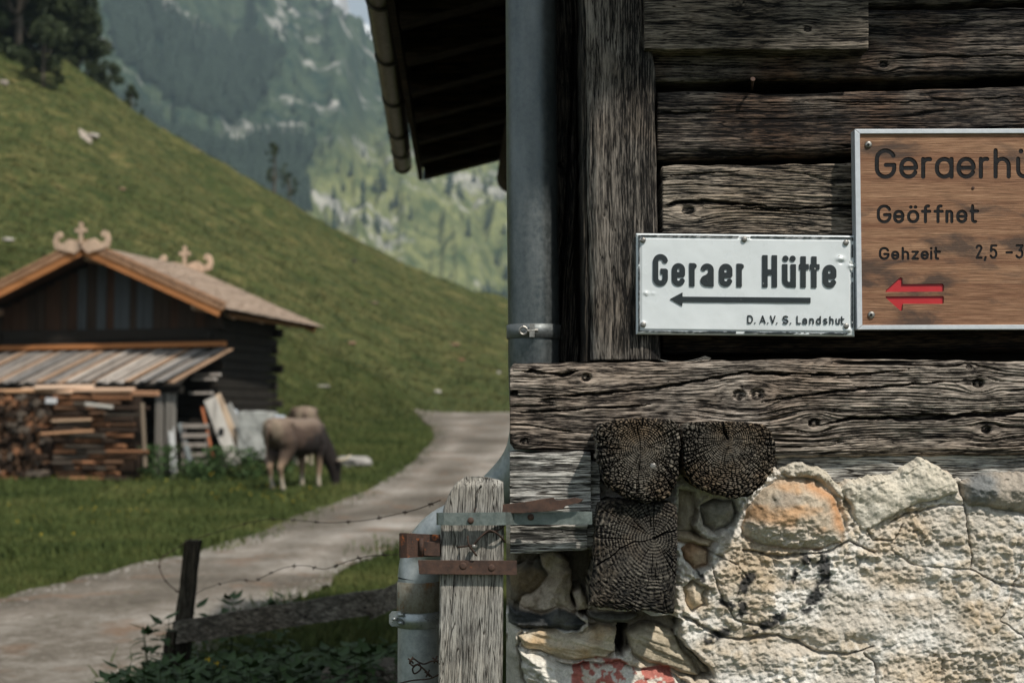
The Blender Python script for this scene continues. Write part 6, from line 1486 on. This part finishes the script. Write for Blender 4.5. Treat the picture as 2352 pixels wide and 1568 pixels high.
# ------------------------------------------------------------------ cows
def loft(mb, secs, n=20):
    """secs: (x, y, z, half_width, half_height, nx, nz) rings, in the plane across (nx,nz) direction"""
    base = len(mb.v)
    for (x, y, z, a, b, dx, dz) in secs:
        L = math.hypot(dx, dz); ux, uz = -dz / L, dx / L         # 'up' across the axis
        for k in range(n):
            t = 6.28318 * k / n; c, s = math.cos(t), math.sin(t); c = math.copysign(abs(c) ** .85, c); s = math.copysign(abs(s) ** .85, s)
            mb.v.append((x + ux * b * s, y + a * c, z + uz * b * s))
    m = len(secs)
    for i in range(m - 1):
        for k in range(n): q = base + i * n + k; w = base + i * n + (k + 1) % n; mb.f.append((q, w, w + n, q + n))
    mb.f.append(tuple(base + k for k in range(n))[::-1]); mb.f.append(tuple(base + (m - 1) * n + k for k in range(n)))
def cow_mesh(graze=True):
    mb = MB()
    # trunk, x forward; withers 1.30 m
    loft(mb, [(-.80, 0, 1.14, .09, .12, 1, 0), (-.76, 0, 1.11, .19, .19, 1, 0), (-.62, 0, 1.06, .27, .26, 1, 0), (-.40, 0, 1.02, .27, .30, 1, 0), (-.12, 0, .97, .32, .34, 1, 0), (.15, 0, .95, .34, .35, 1, 0), (.42, 0, .97, .28, .34, 1, 0), (.62, 0, 1.00, .20, .31, 1, 0), (.74, 0, .98, .17, .24, 1, -.3), (.80, 0, .95, .1, .14, 1, -.4)])
    if graze: neck = [(.60, 0, 1.05, .17, .24, 1, -.4), (.78, 0, .90, .14, .20, 1, -.8), (.95, 0, .70, .115, .165, 1, -1.2), (1.08, 0, .50, .10, .14, .9, -1.3), (1.12, 0, .42, .09, .12, .5, -1)]; head = [(1.08, 0, .50, .09, .11, .3, -1), (1.13, 0, .42, .12, .13, .3, -1), (1.16, 0, .32, .105, .12, .25, -1), (1.18, 0, .20, .08, .095, .2, -1), (1.19, 0, .10, .07, .08, .2, -1), (1.195, 0, .05, .06, .065, .2, -1)]
    else: neck = [(.60, 0, 1.05, .17, .24, 1, -.2), (.85, 0, .98, .13, .18, 1, -.4), (1.05, 0, .88, .11, .15, 1, -.6)]; head = [(1.0, 0, .9, .09, .11, 1, -.8), (1.12, 0, .84, .11, .12, 1, -1), (1.24, 0, .70, .08, .09, .8, -1), (1.3, 0, .62, .06, .07, .8, -1)]
    loft(mb, neck, 16); loft(mb, head, 14)
    for s in (-1, 1):
        mb.tube([(-.56, s * .16, 1.26), (-.46, s * .24, 1.22), (-.40, s * .25, 1.12)], [.05, .065, .04], 10); mb.tube([(.50, s * .10, 1.22), (.46, s * .19, 1.02), (.50, s * .20, .86)], [.06, .10, .09], 10)
        off = .0 if s > 0 else .10
        # hind leg: thigh, stifle, hock, cannon, hoof
        x0 = -.55 - (0 if s < 0 else -.12)
        mb.tube([(x0 - .02, s * .15, 1.08), (x0 + .04, s * .18, .90), (x0 + .06, s * .18, .72), (x0 - .06, s * .16, .54), (x0 - .14, s * .15, .44), (x0 - .09, s * .15, .30), (x0 - .06, s * .15, .16), (x0 - .02, s * .15, .05), (x0 + .01, s * .15, .0)], [.16, .19, .15, .085, .062, .042, .040, .055, .06], 12)
        x1 = .50 + (.08 if s < 0 else -.04)
        mb.tube([(x1 + .02, s * .14, .95), (x1, s * .16, .78), (x1 - .02, s * .15, .58), (x1 + .01, s * .14, .40), (x1, s * .14, .24), (x1, s * .14, .12), (x1 + .02, s * .14, .04), (x1 + .03, s * .14, 0)], [.12, .12, .075, .058, .040, .042, .055, .058], 12)
        hx, hz = (1.12, .46) if graze else (1.05, .94)
        mb.tube([(hx - .02, s * .09, hz), (hx - .05, s * .17, hz + .03), (hx - .07, s * .25, hz - .01)], [.03, .055, .02], 8)
    mb.tube([(-.40, 0, .72), (-.36, 0, .62), (-.32, 0, .56)], [.13, .11, .05], 12)   # udder
    mb.tube([(-.76, 0, 1.22), (-.84, 0, 1.16), (-.87, 0, .95), (-.86, .01, .70), (-.85, .02, .50)], [.03, .035, .024, .022, .04], 8)
    for sgn in (0,): mb.tube([(-.62, 0, 1.28), (-.68, 0, 1.24)], [.06, .05], 8)
    bend = lambda v: (v[0] - .24 * max(0, v[0] - .72), v[1] - .42 * max(0, v[0] - .72) if graze else v[1], v[2])
    mb.v = [bend(v) for v in mb.v]
    me = bpy.data.meshes.new('tmp'); me.from_pydata(mb.v, [], mb.f); me.update()
    o = bpy.data.objects.new('tmp', me); COL.objects.link(o)
    r = o.modifiers.new('r', 'REMESH'); r.mode = 'VOXEL'; r.voxel_size = .022; s_ = o.modifiers.new('s', 'SMOOTH'); s_.iterations = 7; s_.factor = .5
    dg = bpy.context.evaluated_depsgraph_get(); me2 = bpy.data.meshes.new_from_object(o.evaluated_get(dg)); bpy.data.objects.remove(o); bpy.data.meshes.remove(me)
    me2.name = 'cow'; co = np.zeros(len(me2.vertices) * 3); me2.vertices.foreach_get('co', co); co = co.reshape(-1, 3); x, y, z = co.T
    base = np.array([.085, .058, .042]); c = np.repeat(base[None], len(co), 0); nz = (fbm(x * 4 + 9, z * 4 + y * 3, 3, 77) - .5)
    def mixc(c, k, t): k = np.clip(k, 0, 1)[:, None]; return c * (1 - k) + np.array(t)[None] * k
    c = mixc(c, sm(1.05, 1.22, z + nz * .2) * (x < .8) * .9, (.19, .14, .105))
    dark = sm(1.10, .90, z + nz * .25) * sm(-.62, -.40, x) ; c = mixc(c, dark, (.022, .016, .014))
    c = mixc(c, sm(.30, .62, x + nz * .2) * .95 * sm(1.32, 1.05, z), (.022, .017, .015))
    c = mixc(c, sm(.12, .05, np.hypot(x + .30, (z - .93) * .9) - .12) * .85, (.075, .05, .038))
    leg = (x < .75) & (z < .68); c = mixc(c, leg * sm(.66, .42, z + nz * .1), (.26, .18, .12)); c = mixc(c, (x < .75) * sm(.34, .18, z), (.42, .36, .28)); c = mixc(c, (x < .8) * sm(.075, .05, z), (.02, .018, .016))
    c = mixc(c, sm(-.66, -.76, x) * sm(.5, .8, z) * sm(.04, .07, np.abs(y)) * .5, (.30, .24, .17)); c = mixc(c, (x < -.8) * sm(.66, .60, z), (.06, .045, .04))
    if graze: c = mixc(c, sm(.10, .05, z) * (x > 1.0), (.50, .47, .42))
    at = me2.attributes.new('Col', 'FLOAT_COLOR', 'POINT'); cc = np.ones((len(co), 4), np.float32); cc[:, :3] = c; at.data.foreach_set('color', cc.ravel())
    me2.polygons.foreach_set('use_smooth', [True] * len(me2.polygons)); return me2
n = NT('cow_hide', .75, spec=.2); h_ = n.noise(n.co((30, 30, 12)), 1, 4, .7); n.col(n.mix(1., n.attr('Col', 'Color'), n.ramp(h_, [(.3, .8), (.7, 1.15)]), 'MULTIPLY')); n.bump(h_, .004, .5); M_cow = n.m
M_horn = flat_mat('horn', (.62, .52, .36), .5, scale=10)
def cow(px, py, Y, yaw, lab, graze=True):
    p = PV(px, py, Y); p.z = float(terr(p.x, p.y)); me = cow_mesh(graze); me.materials.append(M_cow)
    o = bpy.data.objects.new('cow', me); COL.objects.link(o); o.location = p; o.rotation_euler.z = yaw; tag(o, lab, 'cow'); o.scale = (1.06, 1.06, 1.06)
    hx, hz = (1.10, .52) if graze else (1.03, .98)
    for s in (-1, 1):
        mb = MB(); mb.tube([(hx, s * .07, hz), (hx + .02, s * .17, hz + .0), (hx + .08, s * .25, hz + .04), (hx + .14, s * .28, hz + .12)], [.026, .024, .017, .005], 8); mb.v = [(v[0] - .24 * max(0, v[0] - .72), v[1] - (.42 * max(0, v[0] - .72) if graze else 0), v[2]) for v in mb.v]; mb.build('horn', M_horn, o, world=False, smooth=True)
    mb = MB()
    for s in (-1, 1): mb.tube([(hx + .06, s * .10, hz - .16), (hx + .065, s * .118, hz - .17)], [.02, .012], 8)
    mb.v = [(v[0] - .24 * max(0, v[0] - .72), v[1] - (.42 * max(0, v[0] - .72) if graze else 0), v[2]) for v in mb.v]
    mb.build('eye', flat_mat('eye_dark', (.01, .01, .01), .2), o, world=False, smooth=True)
    return o
c1 = cow(676, 1130, 27.2, R(65), 'brown and grey horned cow grazing in front of the barn, its rump towards us')
c2 = cow(694, 1008, 33.0, R(103), 'paler cow mostly hidden behind the grazing brown one', False)

# ------------------------------------------------------------------ foreground fence, nettles, wires
M_fence = wood_mat('dark_fence_wood', (.38, .34, .28), (.08, .07, .055), (.7, .5, .35), .3, 'x', use_attr=False, fine=150, lo=.25, hi=.7, patch_sc=2)
M_fencez = wood_mat('dark_fence_post_wood', (.16, .135, .10), (.03, .025, .018), (.7, .5, .35), .4, 'z', use_attr=False, fine=150, lo=.25, hi=.7, patch_sc=2)
YF = 7.4
fp = thing('fence_post', 'dark leaning fence post at the roadside', 'fence post', PV(402, 1660, YF))
def hplank(name, mat, parent, a, b, wa, wb, th, jag=.012, seed=0, lab=None):
    """rough sawn plank from a to b (world), height w along z, with a wavy outline"""
    n_ = 40; mb = MB(); rs_ = np.random.RandomState(seed); d = (b - a); up = Vector((0, 0, 1)) if abs(d.normalized().z) < .7 else Vector((1, 0, 0)); r = Vector((0, 1, 0))
    tt = np.linspace(0, 1, n_); n1 = (fbm(tt * 5, tt * 0 + seed, 3, seed) - .5) * jag * 4; n2 = (fbm(tt * 5, tt * 0 + seed + 5, 3, seed + 1) - .5) * jag * 4
    for i, t in enumerate(tt):
        p = a + d * t; w = (wa * (1 - t) + wb * t) / 2
        for sz, sy in ((1, -1), (1, 1), (-1, 1), (-1, -1)): mb.v.append(tuple(p + up * (sz * w + (n1[i] if sz > 0 else n2[i])) + r * sy * th / 2))
    for i in range(n_ - 1):
        for k in range(4): q_ = i * 4 + k; w_2 = i * 4 + (k + 1) % 4; mb.f.append((q_, w_2, w_2 + 4, q_ + 4))
    mb.f.append((0, 1, 2, 3)); e_ = (n_ - 1) * 4; mb.f.append((e_ + 3, e_ + 2, e_ + 1, e_)); o = mb.build(name, mat, parent, world=parent is not None)
    if lab: o['label'] = lab
    return o
hplank('post', M_fencez, fp, PV(444, 1240, YF), PV(398, 1660, YF), .075, .085, .07, .004, 3)
fr = thing('fence_rail', 'long dark rail sagging between the fence post and the house', 'fence rail', PV(640, 1420, YF))
hplank('rail', M_fence, fr, PV(398, 1452, YF - .06), PV(880, 1378, 6.9), .118, .118, .035, .0035, 8, 'dark weathered rail board')
hplank('rail', M_fence, fr, PV(850, 1395, 6.95), PV(985, 1335, 6.6), .115, .12, .03, .003, 9, 'overlapping second rail board by the downpipe')
fb = thing('lying_board', 'dark mossy board lying low in the shade beside the downpipe', 'board', PV(830, 1560, 6.0)); hplank('board', M_fence, fb, PV(745, 1556, 6.3), PV(1000, 1545, 5.9), .10, .12, .22, .01, 14)
sk = thing('thin_stake', 'thin dark stake standing in the nettles left of the fence post', 'stake', PV(388, 1640, 7.2)); hplank('stake', M_fencez, sk, PV(392, 1448, 7.2), PV(376, 1640, 7.2), .045, .06, .05, .006, 21)
def barbed(pts, Y0, Y1, lab, nb, seed, r=.0028):
    n_ = len(pts); P3 = [PV(x, y, Y0 + (Y1 - Y0) * i / (n_ - 1)) for i, (x, y) in enumerate(pts)]; sp = smooth_path(P3, 8); t = thing('barbed_wire', lab, 'wire', P3[0])
    MB().tube(sp, r, 6).build('wire_strand', M_wire, t, smooth=True); mb = MB(); rs_ = np.random.RandomState(seed)
    for k in range(nb):
        p = sp[int((k + .5) / nb * (len(sp) - 1))]
        for q_ in range(2): d = Vector(rs_.normal(size=3)).normalized() * .011; mb.tube([p - d, p + d], [.0008, .0018], 5)
        mb.tube([p - Vector((.008, 0, 0)), p + Vector((.008, 0, 0))], .0034, 6)
    mb.build('barb', M_wire, t)
barbed([(1012, 1148), (960, 1168), (900, 1183), (840, 1194), (760, 1200), (700, 1196), (650, 1192), (600, 1194), (520, 1214), (448, 1238)], 4.6, 7.3, 'upper barbed wire crossing the road from the fence post to the house', 9, 1, .0016)
barbed([(1010, 1260), (920, 1272), (850, 1276), (800, 1288), (745, 1306), (700, 1298), (650, 1304), (600, 1326), (585, 1334), (540, 1332), (470, 1352), (430, 1378)], 4.6, 7.3, 'lower barbed wire sagging across the road above the rail', 11, 2, .0016)
barbed([(440, 1236), (400, 1262), (372, 1280), (366, 1300), (378, 1330), (400, 1352), (414, 1362)], 7.35, 7.3, 'loose loop of barbed wire hanging left of the fence post', 5, 3)
# nettles
def nettle(seed, H=1.0):
    rs_ = np.random.RandomState(seed); ms = MB(); ms.tube([(0, 0, 0), (.02 * rs_.normal(), .02, H * .5), (.04 * rs_.normal(), .03 * rs_.normal(), H)], [.007, .005, .002], 5); Vl = []; Fl = []
    k = 0; z = H * .12
    while z < H * .99:
        L = .115 * (1.2 - .42 * (z / H) ** 2) * rs_.uniform(.8, 1.2); a0 = k * math.pi / 2 + rs_.uniform(-.3, .3)
        for s in (0, math.pi):
            a = a0 + s; d = Vector((math.cos(a), math.sin(a), .25 * rs_.uniform(0, 1))); w = Vector((-math.sin(a), math.cos(a), 0)); dr = rs_.uniform(.3, .7) if z < H * .93 else -.5; p = Vector((0, 0, z)) + d * .012; b = len(Vl)
            prof = [(0, .04), (.12, .20), (.3, .28), (.55, .22), (.8, .10), (1, .0)]
            for t, wd_ in prof:
                c = p + d * L * t + Vector((0, 0, -dr * L * t * t)); fold = Vector((0, 0, .25 * wd_ * L)); Vl += [c - w * wd_ * L + fold, c, c + w * wd_ * L + fold]
            for q_ in range(5): Fl += [(b + q_ * 3, b + q_ * 3 + 1, b + q_ * 3 + 4, b + q_ * 3 + 3), (b + q_ * 3 + 1, b + q_ * 3 + 2, b + q_ * 3 + 5, b + q_ * 3 + 4)]
        z += H * .075 * rs_.uniform(.8, 1.2) * (1.1 - .45 * z / H); k += 1
    me = bpy.data.meshes.new('foliage'); me.from_pydata([tuple(v) for v in Vl], [], Fl); me.update(); me.materials.append(M_nettle); me.polygons.foreach_set('use_smooth', [True] * len(me.polygons))
    sm_ = bpy.data.meshes.new('stem'); sm_.from_pydata(ms.v, [], ms.f); sm_.update(); sm_.materials.append(M_stem); return me, sm_
NM = [nettle(k) for k in range(5)]
def put_nettle(px, ptop, Y, lab, k, grp=None, ly=0):
    tp_ = PV(px, ptop, Y); g = float(terr(tp_.x, Y)); H = tp_.z - g
    if H < .15: return
    t = thing('nettle', lab, 'nettle', (tp_.x, Y, g - .02), k * 1.1, grp); t.scale = (min(1.15, max(.8, H)),) * 2 + (H,); t.rotation_euler = (.08 * math.sin(k * 3.), .08 * math.cos(k * 5.), k * 1.1)
    for nm, me in zip(('foliage', 'stem'), NM[k % 5]): o = bpy.data.objects.new(nm, me); COL.objects.link(o); o.parent = t
for k, (px, py, Y, lab) in enumerate([(507, 1358, 7.9, 'tall nettle above the rail, first to the right of the fence post'), (529, 1364, 7.8, 'nettle close beside the first one right of the fence post'), (584, 1372, 7.9, 'middle nettle poking over the rail'), (610, 1368, 8.0, 'nettle just left of the bushiest one above the rail'),
        (650, 1352, 7.7, 'bushiest nettle reaching over the middle of the rail'), (376, 1398, 7.0, 'tallest nettle left of the fence post'), (336, 1428, 6.9, 'slim nettle at the far left of the tall clump'), (268, 1500, 6.4, 'low broad leaved nettle standing alone at the left in the road edge'), (455, 1368, 7.7, 'bending nettle tight against the fence post on its right'), (355, 1440, 6.8, 'nettle between the slim one and the tallest one')]):
    put_nettle(px, py, Y, lab, k)
rs = np.random.RandomState(17)
for k in range(190):
    px = rs.uniform(255, 905); Y = rs.uniform(5.6, 8.2); top = (1495 + 45 * rs.uniform() if px < 420 else 1502 + 60 * rs.uniform() - (px - 400) * .085)
    if px < 380: top += (380 - px) * .35
    put_nettle(px, top, Y, 'dark nettle in the shaded thicket under the fence rail', k + 11, 'nettles in the shaded thicket under the rail')
for k in range(3):
    p = PV(492 - 14 + k * 20, 1514 + k * 9, 6.6); mb = MB(); 
    for q_ in range(5): a = q_ * 1.257; mb.add([(0, 0, 0), (math.cos(a - .4) * .012, math.sin(a - .4) * .012 * .5, .004), (math.cos(a) * .017, -.004, math.sin(a) * .017), (math.cos(a + .4) * .012, math.sin(a + .4) * .012 * .5, .004)], [(0, 1, 2, 3)])
    o = mb.build('buttercup', flat_mat('buttercup_petals', (.8, .55, .02)), None, world=False); o.location = p; tag(o, 'yellow buttercup glowing among the dark nettles', 'flower', 'buttercups among the dark nettles')
# broad grassy fringe in the shade
sh = []
for _ in range(3500): 
    Y = rs.uniform(7.4, 12); px = rs.uniform(430, 1020); X = (px - 1176) / FPX * Y
    if X > rr2(Y) : sh.append((X, Y, 0.))
tufts('long_grass', np.array(sh), .15, .08, 5, M_gr, 9, 'long dark grass growing under the fence')
# ------------------------------------------------------------------ haze
mb = MB(); mb.box((0, 1500, 640), (9000, 7200, 1700))
n = bpy.data.materials.new('haze_air'); n.use_nodes = True; nt = n.node_tree; nt.nodes.clear()
vo = nt.nodes.new('ShaderNodeVolumePrincipled'); out = nt.nodes.new('ShaderNodeOutputMaterial')
vo.inputs['Density'].default_value = .00019; vo.inputs['Color'].default_value = (.62, .82, .97, 1); vo.inputs['Anisotropy'].default_value = .2
nt.links.new(vo.outputs[0], out.inputs['Volume'])
tag(mb.build('haze', n), 'thin blue mountain haze filling the valley', 'haze', kind='stuff')
